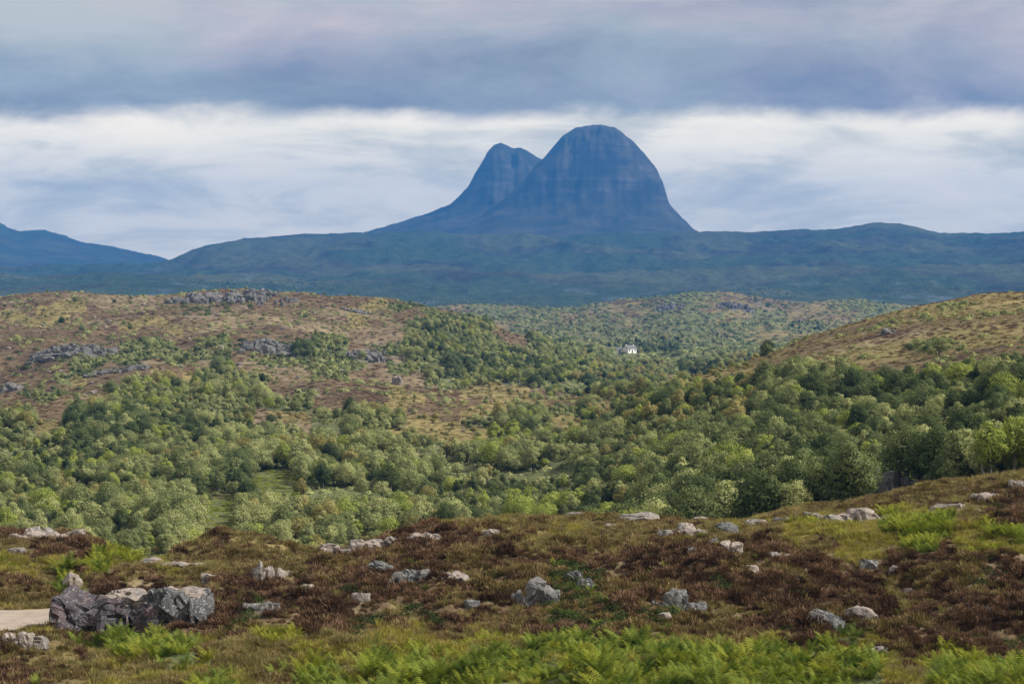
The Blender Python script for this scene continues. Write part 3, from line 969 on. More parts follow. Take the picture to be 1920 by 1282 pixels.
# ------------------------------------------------------------------ the white house in the valley
def make_house():
    def plain(nm, c):
        m, t, out = material(nm)
        n = t.noise(t.new('ShaderNodeTexCoord').outputs['Object'], 1.5, 4, 0.6)
        finish(t, out, t.mix(n, tuple(x * 0.85 for x in c), c), 0.85)
        return m
    white, slate, glass = plain('white_render', (0.82, 0.81, 0.79)), plain('roof_slate', (0.17, 0.17, 0.18)), plain('window_glass', (0.04, 0.045, 0.055))
    X, Y, z = ground_at(1184, 671, 1250, 1900)
    root = link('white_house', None, None, (X, Y, z + CAMZ), label='small white cottage with slate roof below dark trees in the valley', category='house')
    root.rotation_euler.z = 0.75

    def box(nm, x0, x1, y0, y1, z0, z1, mat, par):
        V = [(x, y, zz) for zz in (z0, z1) for y in (y0, y1) for x in (x0, x1)]
        Fc = [(0, 2, 3, 1), (4, 5, 7, 6), (0, 1, 5, 4), (2, 6, 7, 3), (0, 4, 6, 2), (1, 3, 7, 5)]
        return link(nm, mesh_from(nm, V, Fc, mat, False), par)

    def gable(L, D, h, rh, x, par):
        V = [(x - L / 2, 0, -1), (x + L / 2, 0, -1), (x + L / 2, D, -1), (x - L / 2, D, -1), (x - L / 2, 0, h), (x + L / 2, 0, h), (x + L / 2, D, h), (x - L / 2, D, h),
             (x - L / 2, D / 2, h + rh), (x + L / 2, D / 2, h + rh)]
        me = bpy.data.meshes.new('wall')
        me.from_pydata(V, [], [(0, 1, 5, 4), (2, 3, 7, 6), (1, 2, 6, 9, 5), (3, 0, 4, 8, 7)])
        me.materials.append(white)
        link('wall', me, par)
        e, th = 0.35, 0.18
        rv, rf = [], []
        for sgn, ya, yb in ((0, -e, D / 2), (1, D + e, D / 2)):
            za, zb = h - e * rh / (D / 2), h + rh
            b = len(rv)
            for xx in (x - L / 2 - e, x + L / 2 + e):
                rv += [(xx, ya, za + 0.02), (xx, yb, zb + 0.02), (xx, yb, zb + th), (xx, ya, za + th)]
            rf += [(b, b + 4, b + 5, b + 1), (b + 3, b + 2, b + 6, b + 7), (b, b + 3, b + 7, b + 4), (b, b + 1, b + 2, b + 3), (b + 4, b + 7, b + 6, b + 5)]
        return link('roof', mesh_from('roof', rv, rf, slate, False), par)
    rf = gable(7.0, 4.6, 3.0, 1.5, 0.8, root)
    for xx in (-2.2, 3.8):
        box('chimney', xx - 0.3, xx + 0.3, 2.0, 2.6, 4.1, 5.0, white, rf)
    for xx in (-1.5, 3.1):
        f = box('window', xx - 0.55, xx + 0.55, -0.05, 0.06, 1.1, 2.5, white, root)
        box('pane', xx - 0.45, xx + 0.45, -0.07, -0.02, 1.2, 2.4, glass, f)
    box('door', 0.3, 1.3, -0.06, 0.05, -0.2, 2.1, slate, root)
    shed = link('outbuilding', None, None, (X - 6.8, Y + 2, z + CAMZ), label='low white shed standing beside the small white cottage', category='shed')
    gable(3.6, 3.5, 2.2, 1.0, 0.0, shed)
    box('door', -0.5, 0.5, -0.06, 0.05, -0.2, 1.8, slate, shed)


make_house()


# ------------------------------------------------------------------ plant prototypes (kept out of the scene, shared as mesh data)
def quads(c, nrm, size, rng, aspect=0.62):
    """leaf-sized four-cornered faces at c, facing nrm"""
    n = len(c)
    nrm = nrm / np.linalg.norm(nrm, axis=1, keepdims=True)
    r = rng.normal(size=(n, 3))
    a = np.cross(nrm, r)
    a /= np.linalg.norm(a, axis=1, keepdims=True)
    b = np.cross(nrm, a)
    s = size[:, None]
    V = np.stack([c - a * s, c - b * s * aspect - nrm * s * 0.1, c + a * s, c + b * s * aspect - nrm * s * 0.1], 1).reshape(-1, 3)
    return V, np.arange(n * 4).reshape(n, 4)


def round_normals(me, nv):
    """leaf faces lit as the mass of the clump they belong to"""
    me.polygons.foreach_set('use_smooth', np.ones(len(me.polygons), bool))
    nv = nv / np.linalg.norm(nv, axis=1, keepdims=True)
    me.normals_split_custom_set_from_vertices(nv.tolist())


def tube(p0, p1, r0, r1, sides=6, bend=None):
    p0, p1 = np.array(p0, float), np.array(p1, float)
    pts = [p0, (p0 + p1) / 2 + (np.array(bend) if bend is not None else 0), p1]
    rs = [r0, (r0 + r1) / 2, r1]
    d = (p1 - p0) / np.linalg.norm(p1 - p0)
    a = np.cross(d, [0.3, 0.9, 0.1])
    a /= np.linalg.norm(a)
    b = np.cross(d, a)
    V = [p + (a * math.cos(t) + b * math.sin(t)) * r for p, r in zip(pts, rs) for t in np.linspace(0, 2 * math.pi, sides, endpoint=False)]
    Fc = [(k * sides + i, k * sides + (i + 1) % sides, (k + 1) * sides + (i + 1) % sides, (k + 1) * sides + i) for k in range(2) for i in range(sides)]
    return np.array(V), np.array(Fc)


def joinparts(parts):
    V, Fc, o = [], [], 0
    for v, f in parts:
        V.append(v)
        Fc.append(f + o)
        o += len(v)
    return np.concatenate(V), np.concatenate(Fc)


def birch_geo(seed, hgt, rad, nl, leaves, low=0.22):
    rng = np.random.default_rng(seed)
    cz = hgt * (0.5 + low / 2)
    rz = hgt * (0.5 - low / 2)
    lob = []
    tries = 0
    while len(lob) < nl and tries < 4000:
        tries += 1
        p = rng.normal(size=3)
        p /= np.linalg.norm(p)
        if p[2] < -0.75:
            continue
        rr = rng.uniform(0.45, 0.86)
        taper = 1.0 - 0.25 * max(p[2], 0)
        q = np.array([p[0] * rad * rr * taper, p[1] * rad * rr * taper, cz + p[2] * rz * rr])
        lr = rng.uniform(0.28, 0.46) * rad
        if all(np.linalg.norm((q - b[0]) * [1, 1, 1.2]) > 0.62 * (lr + b[1]) for b in lob):
            lob.append((q, lr))
    C, N, S, R = [], [], [], []
    mid = np.array([0, 0, cz])
    for q, lr in lob:
        m = int(leaves * (lr / (0.30 * rad)) ** 2)
        d = rng.normal(size=(m, 3))
        d[:, 2] += 0.25
        d /= np.linalg.norm(d, axis=1, keepdims=True)
        k = rng.uniform(0.72, 1.10, (m, 1))
        p = q + d * k * lr * [1.1, 1.1, 0.9]
        C.append(p)
        N.append(d + 0.22 * rng.normal(size=(m, 3)))
        S.append(rng.uniform(0.085, 0.165, m))
        g = (p - mid) / np.linalg.norm(p - mid, axis=1, keepdims=True)
        R.append(d + 0.5 * g + 0.12 * rng.normal(size=(m, 3)))
    # loose inner filling so that no daylight shows straight through
    m = leaves * 6
    d = rng.normal(size=(m, 3))
    d /= np.linalg.norm(d, axis=1, keepdims=True)
    C.append(mid + d * rng.uniform(0.2, 0.72, (m, 1)) * [rad * 0.85, rad * 0.85, rz * 0.9])
    N.append(d + 0.5 * rng.normal(size=(m, 3)))
    S.append(rng.uniform(0.16, 0.26, m))
    R.append(d + 0.2 * rng.normal(size=(m, 3)))
    crown = quads(np.concatenate(C), np.concatenate(N), np.concatenate(S), rng)
    crown_n = np.repeat(np.concatenate(R), 4, 0)
    parts = []
    ns = rng.integers(1, 4)
    for k in range(ns):
        a = rng.uniform(0, 6.28)
        b0 = np.array([math.cos(a), math.sin(a), 0]) * 0.18 * (ns > 1)
        top = np.array([math.cos(a) * rad * 0.35 * (ns > 1), math.sin(a) * rad * 0.35 * (ns > 1), cz + rz * 0.25])
        parts.append(tube(b0 - [0, 0, 0.6], top, 0.15, 0.05, 6, rng.normal(size=3) * 0.15))
        for q, lr in [lob[i] for i in rng.permutation(len(lob))[:7]]:
            f = rng.uniform(0.35, 0.8)
            st = b0 + (top - b0) * f
            parts.append(tube(st, q, 0.055, 0.018, 4, [0, 0, -0.15]))
    return crown, joinparts(parts), crown_n


LEAFMATS = dict(grey=L_GREY, dark=L_DARK, gold=L_GOLD, lime=L_LIME)
BIRCH = []           # (crown mesh per leaf colour, trunk mesh)
SHAPES = [(6.4, 1.8, 24, 92), (4.6, 2.2, 20, 92), (6.0, 1.5, 17, 92), (3.7, 2.1, 16, 92), (6.2, 2.6, 30, 92), (3.2, 1.5, 12, 92)]
for i, (h, r, nl, lv) in enumerate(SHAPES):
    (cv, cf), (tv, tf), cn = birch_geo(900 + i, h, r, nl, lv, 0.2 if i % 2 else 0.12)
    tm = mesh_from('trunk', tv, tf, M_BARK)
    cms, whole = {}, {}
    for key, mt in LEAFMATS.items():
        cms[key] = mesh_from('crown', cv, cf, mt, True)
        round_normals(cms[key], cn)
        v, f = joinparts([(cv, cf), (tv, tf)])
        me = mesh_from('birch', v, f, [mt, M_BARK], False)
        me.polygons.foreach_set('material_index', np.concatenate([np.zeros(len(cf), np.int32), np.ones(len(tf), np.int32)]))
        tn = tv * [1, 1, 0] + [0, 0.01, 0.02]
        round_normals(me, np.concatenate([cn, tn]))
        whole[key] = me
    BIRCH.append((cms, tm, whole))


def proto_collection(name, meshes):
    c = bpy.data.collections.new(name)
    for i, me in enumerate(meshes):
        c.objects.link(bpy.data.objects.new('%s_%02d' % (name, i), me))
    return c


KEYORDER = ['grey', 'dark', 'gold', 'lime']
C_BIRCH = proto_collection('birch', [BIRCH[i][2][k] for k in KEYORDER for i in range(len(SHAPES))])


def clump_geo(seed, n, rad, hgt, size, aspect=0.6, up=0.3):
    rng = np.random.default_rng(seed)
    d = rng.normal(size=(n, 3))
    d[:, 2] = np.abs(d[:, 2])
    d /= np.linalg.norm(d, axis=1, keepdims=True)
    lump = 1 + 0.25 * np.sin(d[:, 0] * 5 + seed) * np.cos(d[:, 1] * 6)
    c = d * rng.uniform(0.55, 1.0, (n, 1)) * lump[:, None] * [rad, rad, hgt]
    return quads(c, d + rng.normal(size=(n, 3)) * 0.6 + [0, 0, up], rng.uniform(0.6, 1.3, n) * size, rng, aspect)


def sprig_geo(seed, n, rad, hgt, wid):
    """heather tuft: short twiggy sprigs fanning from a woody base"""
    rng = np.random.default_rng(seed)
    a = rng.uniform(0, 6.283, n)
    rr = np.sqrt(rng.uniform(0, 1, n))
    b = np.stack([np.cos(a) * rr * rad * 0.75, np.sin(a) * rr * rad * 0.75, hgt * 0.45 * (1 - rr ** 2) * rng.uniform(0, 1, n)], 1)
    L = hgt * rng.uniform(0.35, 0.75, n) * (1 - 0.35 * rr)
    d = np.stack([np.cos(a) * rr * 0.8, np.sin(a) * rr * 0.8, np.ones(n)], 1) + rng.normal(size=(n, 3)) * 0.35
    d /= np.linalg.norm(d, axis=1, keepdims=True)
    s = np.cross(d, rng.normal(size=(n, 3)))
    s /= np.linalg.norm(s, axis=1, keepdims=True)
    wd = wid * rng.uniform(0.6, 1.3, (n, 1))
    t = b + d * L[:, None]
    m = b + d * L[:, None] * 0.55
    V = np.stack([b, m + s * wd, t, m - s * wd], 1).reshape(-1, 3)
    return V, np.arange(n * 4).reshape(n, 4)


def grass_geo(seed, n, rad, hgt, wid):
    rng = np.random.default_rng(seed)
    a = rng.uniform(0, 6.283, n)
    rr = np.sqrt(rng.uniform(0, 1, n)) * rad
    b = np.stack([np.cos(a) * rr, np.sin(a) * rr, np.full(n, -0.03)], 1)
    h = hgt * rng.uniform(0.55, 1.15, n)
    lean = np.stack([np.cos(a), np.sin(a), np.zeros(n)], 1) * rng.uniform(0.1, 0.7, (n, 1)) + rng.normal(size=(n, 3)) * 0.15
    s = np.stack([-np.sin(a), np.cos(a), np.zeros(n)], 1) + rng.normal(size=(n, 3)) * 0.5
    s /= np.linalg.norm(s, axis=1, keepdims=True)
    up = np.array([0, 0, 1.0])
    m = b + up * h[:, None] * 0.6 + lean * h[:, None] * 0.3
    t = b + up * h[:, None] * 0.95 + lean * h[:, None] * 0.85
    V = np.stack([b - s * wid, b + s * wid, m + s * wid * 0.8, t, m - s * wid * 0.8], 1).reshape(-1, 3)
    i = np.arange(n)[:, None] * 5
    return V, np.concatenate([i + [[0, 1, 2, 4]], i + [[4, 2, 3, 3]]]).reshape(-1, 4)


def bracken_geo(seed, fronds, hgt):
    rng = np.random.default_rng(seed)
    V, T = [], []
    for k in range(fronds):
        a = 6.283 * k / fronds + rng.uniform(-0.5, 0.5)
        out = np.array([math.cos(a), math.sin(a), 0])
        side = np.array([-math.sin(a), math.cos(a), 0])
        L = hgt * rng.uniform(0.8, 1.2)
        arch = rng.uniform(0.45, 0.9)
        n = 13
        for j in range(n):
            f = 0.25 + 0.75 * j / n
            ff = 0.25 + 0.75 * (j + 0.62) / n
            pt = lambda q: out * L * arch * q ** 1.4 + np.array([0, 0, L * (1.05 * q - 0.55 * q * q * arch)])
            p, q = pt(f), pt(ff)
            wl = L * 0.32 * (1.08 - f) ** 0.8 + 0.02
            for sg in (-1, 1):
                tip = (p + q) / 2 + side * sg * wl + out * wl * 0.25 + np.array([0, 0, -wl * rng.uniform(0.05, 0.4)])
                b = len(V)
                V += [p, q, tip]
                T.append((b, b + 1, b + 2))
    return np.array(V), np.array(T)


def tri_mesh(name, g, m, soft=False):
    me = mesh_from(name, g[0], g[1], m, False)
    if soft:
        round_normals(me, g[0] + [0, 0, 0.6])
    return me


def grass_mesh(g, m):
    me = bpy.data.meshes.new('grass')
    n = len(g[0]) // 5
    me.from_pydata(g[0].tolist(), [], [f for i in range(n) for f in ((i * 5, i * 5 + 1, i * 5 + 2, i * 5 + 4), (i * 5 + 4, i * 5 + 2, i * 5 + 3))])
    me.materials.append(m)
    return me


HE = [sprig_geo(40 + i, 300, 0.34, 0.40, 0.015) for i in range(4)]
C_HEATHER = proto_collection('heather', [tri_mesh('heather', g, m) for m in (L_HEATH, L_HEATHO) for g in HE])
GR = [grass_geo(60 + i, 70, 0.22, 0.34, 0.013) for i in range(4)]
C_GRASS = proto_collection('grass', [grass_mesh(g, m) for m in (L_GRASS, L_GRASSY) for g in GR])
BR = [bracken_geo(80 + i, 9, 0.62) for i in range(5)]
C_BRACKEN = proto_collection('bracken', [tri_mesh('bracken', g, m) for m in (L_BRACK, L_BRACKY) for g in BR])
SH = [clump_geo(50 + i, 260, 0.5, 0.55, 0.055) for i in range(3)]
C_SHRUB = proto_collection('shrub', [tri_mesh('shrub', g, L_SHRUB) for g in SH])
SB = [clump_geo(150 + i, 110, 1.0, 0.7, 0.2) for i in range(3)]
C_SCRUB = proto_collection('scrub', [tri_mesh('scrub', g, m, True) for m in (L_HEATH, L_HEATHO, L_GRASS, L_GREY, L_DARK, L_BRACKY) for g in SB])


def gn_scatter(name, pts, rot, scl, idx, coll):
    """one 'stuff' object: prototypes set out on points by geometry nodes"""
    n = len(pts)
    me = bpy.data.meshes.new(name)
    me.vertices.add(n)
    me.vertices.foreach_set('co', np.asarray(pts, np.float32).ravel())
    a = me.attributes.new('rot', 'FLOAT_VECTOR', 'POINT')
    a.data.foreach_set('vector', np.asarray(rot, np.float32).ravel())
    a = me.attributes.new('scl', 'FLOAT_VECTOR', 'POINT')
    a.data.foreach_set('vector', np.asarray(scl, np.float32).ravel())
    a = me.attributes.new('idx', 'INT', 'POINT')
    a.data.foreach_set('value', np.asarray(idx, np.int32))
    ng = bpy.data.node_groups.new(name, 'GeometryNodeTree')
    ng.interface.new_socket('Geometry', in_out='INPUT', socket_type='NodeSocketGeometry')
    ng.interface.new_socket('Geometry', in_out='OUTPUT', socket_type='NodeSocketGeometry')
    N, Lk = ng.nodes, ng.links
    gi, go = N.new('NodeGroupInput'), N.new('NodeGroupOutput')
    mp = N.new('GeometryNodeMeshToPoints')
    Lk.new(gi.outputs[0], mp.inputs['Mesh'])
    ip = N.new('GeometryNodeInstanceOnPoints')
    Lk.new(mp.outputs[0], ip.inputs['Points'])
    ci = N.new('GeometryNodeCollectionInfo')
    ci.inputs['Collection'].default_value = coll
    ci.inputs['Separate Children'].default_value = True
    ci.inputs['Reset Children'].default_value = True
    Lk.new(ci.outputs[0], ip.inputs['Instance'])
    ip.inputs['Pick Instance'].default_value = True

    def attr(nm, ty):
        nd = N.new('GeometryNodeInputNamedAttribute')
        nd.data_type = ty
        nd.inputs['Name'].default_value = nm
        return nd.outputs['Attribute']
    Lk.new(attr('idx', 'INT'), ip.inputs['Instance Index'])
    er = N.new('FunctionNodeEulerToRotation')
    Lk.new(attr('rot', 'FLOAT_VECTOR'), er.inputs[0])
    Lk.new(er.outputs[0], ip.inputs['Rotation'])
    Lk.new(attr('scl', 'FLOAT_VECTOR'), ip.inputs['Scale'])
    Lk.new(ip.outputs[0], go.inputs[0])
    o = link(name, me, kind='stuff')
    md = o.modifiers.new('scatter', 'NODES')
    md.node_group = ng
    return o


def yaw(n, tilt=0.0):
    return np.stack([RNG.normal(size=n) * tilt, RNG.normal(size=n) * tilt, RNG.uniform(0, 6.283, n)], 1)


def jgrid(ya, yb, sp, ulo=-0.30, uhi=0.30):
    ys = np.arange(ya, yb, sp)
    X, Y = [], []
    for y in ys:
        xs = np.arange(ulo * y, uhi * y, sp)
        X.append(xs + RNG.uniform(-0.5, 0.5, len(xs)) * sp)
        Y.append(y + RNG.uniform(-0.5, 0.5, len(xs)) * sp)
    return np.concatenate(X), np.concatenate(Y)


# ------------------------------------------------------------------ trees
tx, ty = [], []
for ya, yb, sp in ((172, 560, 2.15), (560, 1200, 2.9), (1200, 2850, 6.6), (3500, 4700, 12.0)):
    a, b = jgrid(ya, yb, sp)
    tx.append(a)
    ty.append(b)
tx, ty = np.concatenate(tx), np.concatenate(ty)
tz = H(tx, ty)
tpx, tpy = 960 + F * tx / ty, row_of(tz + 1.2, ty)
tcode = lookup(MID, 540, tpx, tpy, tx, ty, 10)
dens = np.zeros(len(tx))
for cd, v in dict(t=0.97, d=1.0, y=0.95, s=0.45, g=0.42, o=0.09, O=0.0006, h=0.006, r=0.0, m=0.01).items():
    dens[tcode == cd] = v
clear = fbm(tx / 22, ty / 22, 3, 101)
rightwood = (tpx > 1080) & (ty < 560)
dens *= np.where((tcode == 't') & ~rightwood, 1 - 0.95 * sstep(fbm(tx / 11, ty / 17, 3, 101) + 0.45 * fbm(tx / 60, ty / 80, 2, 103), 0.13, 0.28), 1)
dens *= np.where((tcode == 't') & rightwood, 1 - 0.8 * sstep(clear, 0.3, 0.5), 1)
fy_ = ty > 3400
dens[fy_] = 0.75 * sstep(fbm(tx[fy_] / 160, ty[fy_] / 260, 3, 105), -0.05, 0.2)
tscale = RNG.uniform(0.62, 1.25, len(tx)) * np.where(np.isin(tcode, ['g', 's', 'o', 'h']), 0.72, 1.0)
tscale *= np.where((ty > 560) & (ty < 1200), 0.95, 1.0)
dens = np.where((ty > 1250) & (ty < 3000) & (tcode != 'd'), dens * 0.33, dens)
big = fbm(tx / 26, ty / 34, 3, 107)
tscale *= np.clip(0.92 + 0.8 * big, 0.5, 1.25) * np.where(tcode == 'd', 1.1, 1.0) * np.where(rightwood, 0.70, 0.72)
tscale = np.clip(tscale, 0.3, 0.95)
tall = SHAPES[0][0] * tscale
keep = (RNG.uniform(size=len(tx)) < dens) & ~hidden_by(tpx, row_of(tz + tall, ty), np.minimum(ty, 2990), 4)
keep &= ~((ty > 2850) & hidden_by(tpx, row_of(tz + tall, ty), np.full(len(ty), 2990), 6))
for hx, hy, hr_ in ((lambda g: (g[0], g[1], 16))(ground_at(1184, 671, 1250, 1900)),):
    keep &= np.hypot(tx - hx, (ty - hy + 25) / 3.0) > hr_
cx, cy_, cz_ = ground_at(1660, 932, 168, 260)
keep &= ~((np.abs(tx - cx) < 3.4) & (ty > cy_ - 20) & (ty < cy_ + 2.5))
glade = ((np.abs(tpx - 508) < 42) & (ty > 345) & (ty < 412)) | ((np.abs(tpx - 414) < 30) & (ty > 262) & (ty < 350))
keep &= ~glade
tx, ty, tz, tcode, tscale, tpx, tpy = [a[keep] for a in (tx, ty, tz, tcode, tscale, tpx, tpy)]
nt = len(tx)
tone = fbm(tx / 30, ty / 45, 3, 111)
r = RNG.uniform(size=nt)
tkey = np.zeros(nt, int)                                   # grey
tkey[(r < np.where((tpx > 1080) & (ty < 560), 0.45, 0.13) + 0.7 * tone)] = 1
tkey[(tcode == 'd') & (r < 0.8)] = 1  # dark cells: darker trees, and shaded gaps given the dark leaf colour
tkey[np.isin(tcode, ['o']) & (r < 0.65)] = 2
golden = (tcode == 't') & (tpx > 1080) & (tpx < 1420) & (tpy < 800) & (r > 0.6)
tkey[golden] = 2
tkey[(tcode == 't') & (r > 0.80) & (r < 0.88) & (tpx < 1250)] = 2
tkey[(tcode == 't') & (r > 0.93 - 0.25 * np.clip(tone, 0, 1))] = 3
tkey[(tcode == 'y') & (r < 0.85)] = 3
tshape = RNG.integers(0, len(SHAPES), nt)
tshape[np.isin(tcode, ['g', 's', 'o']) & (r < 0.7)] = 5
tyaw = RNG.uniform(0, 6.283, nt)

# which three hundred show largest: a coarse front-to-back tally of crown pixels
order = np.argsort(ty)[:12000]
buf = np.zeros((500, 640), bool)
score = np.zeros(nt)
for i in order:
    h, rd = SHAPES[tshape[i]][0] * tscale[i], SHAPES[tshape[i]][1] * tscale[i] * 0.85
    q = F / ty[i] / 3
    c0, c1 = int(tpx[i] / 3 - rd * q), int(tpx[i] / 3 + rd * q) + 1
    pt, pb = row_of(tz[i] + h, ty[i]), row_of(tz[i] + 0.25 * h, ty[i])
    ci = int(np.clip(round((tpx[i] - TPX[0]) / 5), 0, len(TPX) - 1))
    pb = min(pb, TMIN[max(0, np.searchsorted(TY, ty[i]) - 1), ci])
    r0, r1 = int(pt / 3), int(pb / 3) + 1
    c0, c1, r0, r1 = max(c0, 0), min(c1, 640), max(r0, 0), min(r1, 427)
    if c1 <= c0 or r1 <= r0:
        continue
    sub = buf[r0:r1, c0:c1]
    score[i] = (~sub).sum()
    sub[:] = True
single = np.argsort(-score)[:300]
single = single[score[single] > 12]
is_single = np.zeros(nt, bool)
is_single[single] = True

FORM = ['tall', 'broad', 'slender', 'low rounded', 'large spreading', 'small bushy']
WORDS = {0: 'grey-green', 1: 'dark green', 2: 'golden-brown', 3: 'lime green'}


def region(i):
    if tpx[i] > 1060 and ty[i] < 540:
        if tpy[i] < np.interp(tpx[i], [1150, 1300, 1480, 1640, 1920], [770, 750, 705, 730, 715]):
            return 'along the tree line under the open bracken slope'
        if ty[i] < 240:
            return 'at the dark foot of the slope wood'
        return 'amid the wood on the bracken slope'
    if ty[i] < 250:
        return 'just behind the stony heather ridge'
    if ty[i] < 540:
        d = np.hypot(tx[i] - MEADOW[0], (ty[i] - MEADOW[1]) * 0.5)
        return 'round the yellow valley meadow' if d < 16 else 'on the wooded valley floor'
    return 'on the lower flank of the moorland hill'


MEADOW = ground_at(510, 890, 300, 500)
for i in single:
    cms, tm, _ = BIRCH[tshape[i]]
    key = KEYORDER[tkey[i]]
    lab = '%s %s birch tree %s' % (FORM[tshape[i]], WORDS[tkey[i]], region(i))
    root = link('birch_tree', None, None, (tx[i], ty[i], tz[i] + CAMZ - 0.1), label=lab, category='tree', group=lab.replace('birch tree', 'birches'))
    root.rotation_euler = (0, 0, tyaw[i])
    root.scale = (tscale[i],) * 3
    link('trunk', tm, root)
    link('crown', cms[key], root)

# trees that stand out one by one
STAND = [
    (436, 938, 3, 1, 1.25, 'round very dark tree alone at the edge of the yellow meadow', 330, 430),
    (718, 1012, 3, 3, 0.85, 'bright yellow-green bush rising behind the crest rocks', 168, 240),
    (860, 1010, 1, 3, 1.0, 'broad lime green tree peeping over the heather crest', 168, 240),
    (968, 990, 1, 3, 0.9, 'light green rounded tree on the edge of the dark wood', 168, 250),
    (1070, 988, 0, 3, 0.85, 'loose light green tree by the lowest dark trunks of the wood', 168, 250),
    (1830, 905, 1, 0, 0.95, 'spreading grey-green tree beside the shadowed crag on the brow', 168, 230),
]
for px, py, shp, ky, sc, lab, ya, yb in STAND:
    Y = (ya + yb) / 2 if ya > 300 else ya + 22
    X = (px - 960) / F * Y
    z = float(H([X], [Y])[0])
    root = link('lone_tree', None, None, (X, Y, z + CAMZ - 0.1), label=lab, category='tree')
    root.rotation_euler = (0, 0, px)
    root.scale = (sc * 1.05, sc * 1.05, sc)
    link('trunk', BIRCH[shp][1], root)
    link('crown', BIRCH[shp][0][KEYORDER[ky]], root)
    near = np.hypot(tx - X, ty - Y) < 2.2

rest = ~is_single
sv = tscale[rest]
o = gn_scatter('birch_woodland', np.stack([tx, ty, tz + CAMZ - 0.1], 1)[rest], np.stack([0 * sv, 0 * sv, tyaw[rest]], 1),
               np.stack([sv * RNG.uniform(0.9, 1.15, len(sv)), sv * RNG.uniform(0.9, 1.15, len(sv)), sv], 1), tkey[rest] * len(SHAPES) + tshape[rest], C_BIRCH)
o['label'] = 'birch woodland spreading through the valley and over the hill slopes'
o['category'] = 'woodland'

# ------------------------------------------------------------------ low scrub on the hills
sx, sy = [], []
for ya, yb, sp in ((172, 620, 1.7), (620, 1230, 2.9), (1230, 2850, 7.5)):
    a, b = jgrid(ya, yb, sp, -0.29, 0.29)
    sx.append(a)
    sy.append(b)
sx, sy = np.concatenate(sx), np.concatenate(sy)
sz = H(sx, sy)
spx, spy = 960 + F * sx / sy, row_of(sz, sy)
keep = ~hidden_by(spx, row_of(sz + 1.5, sy), sy, 2)
sx, sy, sz, spx, spy = [a[keep] for a in (sx, sy, sz, spx, spy)]
sc_ = lookup(MID, 540, spx, spy - 3, sx, sy, 12)
rr = RNG.uniform(size=len(sx))
patch = fbm(sx / 16, sy / 20, 3, 131)
mat_i = np.full(len(sx), -1)
hm = np.isin(sc_, ['h', 's'])
mat_i[hm & (rr < 0.55)] = 0
mat_i[hm & (rr < 0.55) & (patch + 0.5 * (rr - 0.3) > 0.05)] = 1
mat_i[(sc_ == 'h') & (rr > 0.80) & (patch > 0.02)] = 3
mat_i[(sc_ == 'h') & (rr > 0.93)] = 2
om = np.isin(sc_, ['o', 'O', 'y'])
mat_i[om & (rr < 0.7)] = 1
mat_i[om & (rr < 0.45)] = 2
mat_i[(sc_ == 'O') & (patch < -0.08) & (rr < 0.65)] = 0
mat_i[(sc_ == 'O') & (patch > 0.22) & (rr > 0.8)] = 3
gm = np.isin(sc_, ['g', 's'])
mat_i[gm & (rr > 0.45)] = 3
mat_i[gm & (rr > 0.85)] = 4
mat_i[np.isin(sc_, ['t', 'd']) & (rr < 0.3)] = 3
mat_i[(sc_ == 'r') & (rr < 0.2)] = 4
sgl = ((np.abs(spx - 508) < 50) & (sy > 335) & (sy < 415)) | ((np.abs(spx - 414) < 38) & (sy > 255) & (sy < 355))
mat_i[sgl] = 5
keep = mat_i >= 0
sx, sy, sz, mat_i = sx[keep], sy[keep], sz[keep], mat_i[keep]
base = np.where(sy < 620, 0.62, np.where(sy < 1230, 1.0, 2.0)) * RNG.uniform(0.6, 1.35, len(sx)) * np.where(np.isin(mat_i, [3, 4]), 1.25, 1.0)
o = gn_scatter('hill_scrub', np.stack([sx, sy, sz + CAMZ - 0.05], 1), yaw(len(sx), 0.1), np.stack([base * 1.15, base * 1.15, base * np.where(np.isin(mat_i, [3, 4]), 1.1, 0.42)], 1), mat_i * 3 + RNG.integers(0, 3, len(sx)), C_SCRUB)
o['label'] = 'low brown heath and green scrub covering the open hillsides'
o['category'] = 'scrub'

# ------------------------------------------------------------------ foreground plants
def near_points(sp):
    X, Y = jgrid(74, 166, sp, -0.35, 0.35)
    Z = H(X, Y)
    px, py = 960 + F * X / Y, row_of(Z, Y)
    k = ~hidden_by(px, row_of(Z + 0.9, Y), Y, 3) & (py < 1345)
    k &= np.where(X < -16.2, road_dist(X, Y), 9) > 0.15
    for rx, ry, ra, rb in ROCK_SPOTS:
        k &= ((X - rx) / ra) ** 2 + ((Y - ry) / rb) ** 2 > 1
    X, Y, Z, px, py = [a[k] for a in (X, Y, Z, px, py)]
    return X, Y, Z, px, py, lookup(NEAR, 880, px, py, X, Y)


X, Y, Z, px, py, cd = near_points(0.36)
r = RNG.uniform(size=len(X))
pt = fbm(X / 2.4, Y / 2.4, 3, 141)
k = ((cd == 'h') & (r < 0.92)) | ((cd == 'm') & (pt + 0.4 * (r - 0.5) > -0.26)) | ((cd == 'g') & (r < 0.5)) | ((cd == 'o') & (pt > 0.25) & (r < 0.7))
X, Y, Z, cd, r, pt = [a[k] for a in (X, Y, Z, cd, r, pt)]
oliv = (r * 0.5 + pt + np.where(cd == 'h', -0.05, 0.3)) > 0.42
s = RNG.uniform(0.7, 1.35, len(X)) * np.where(cd == 'h', 1.05, 0.8) * (1 + 0.85 * fbm(X / 1.3, Y / 1.1, 2, 145))
o = gn_scatter('heather', np.stack([X, Y, Z + CAMZ - 0.03], 1), yaw(len(X), 0.18), np.stack([s, s, s], 1), oliv * 4 + RNG.integers(0, 4, len(X)), C_HEATHER)
o['label'] = 'brown heather covering the stony ridge'
o['category'] = 'heather'

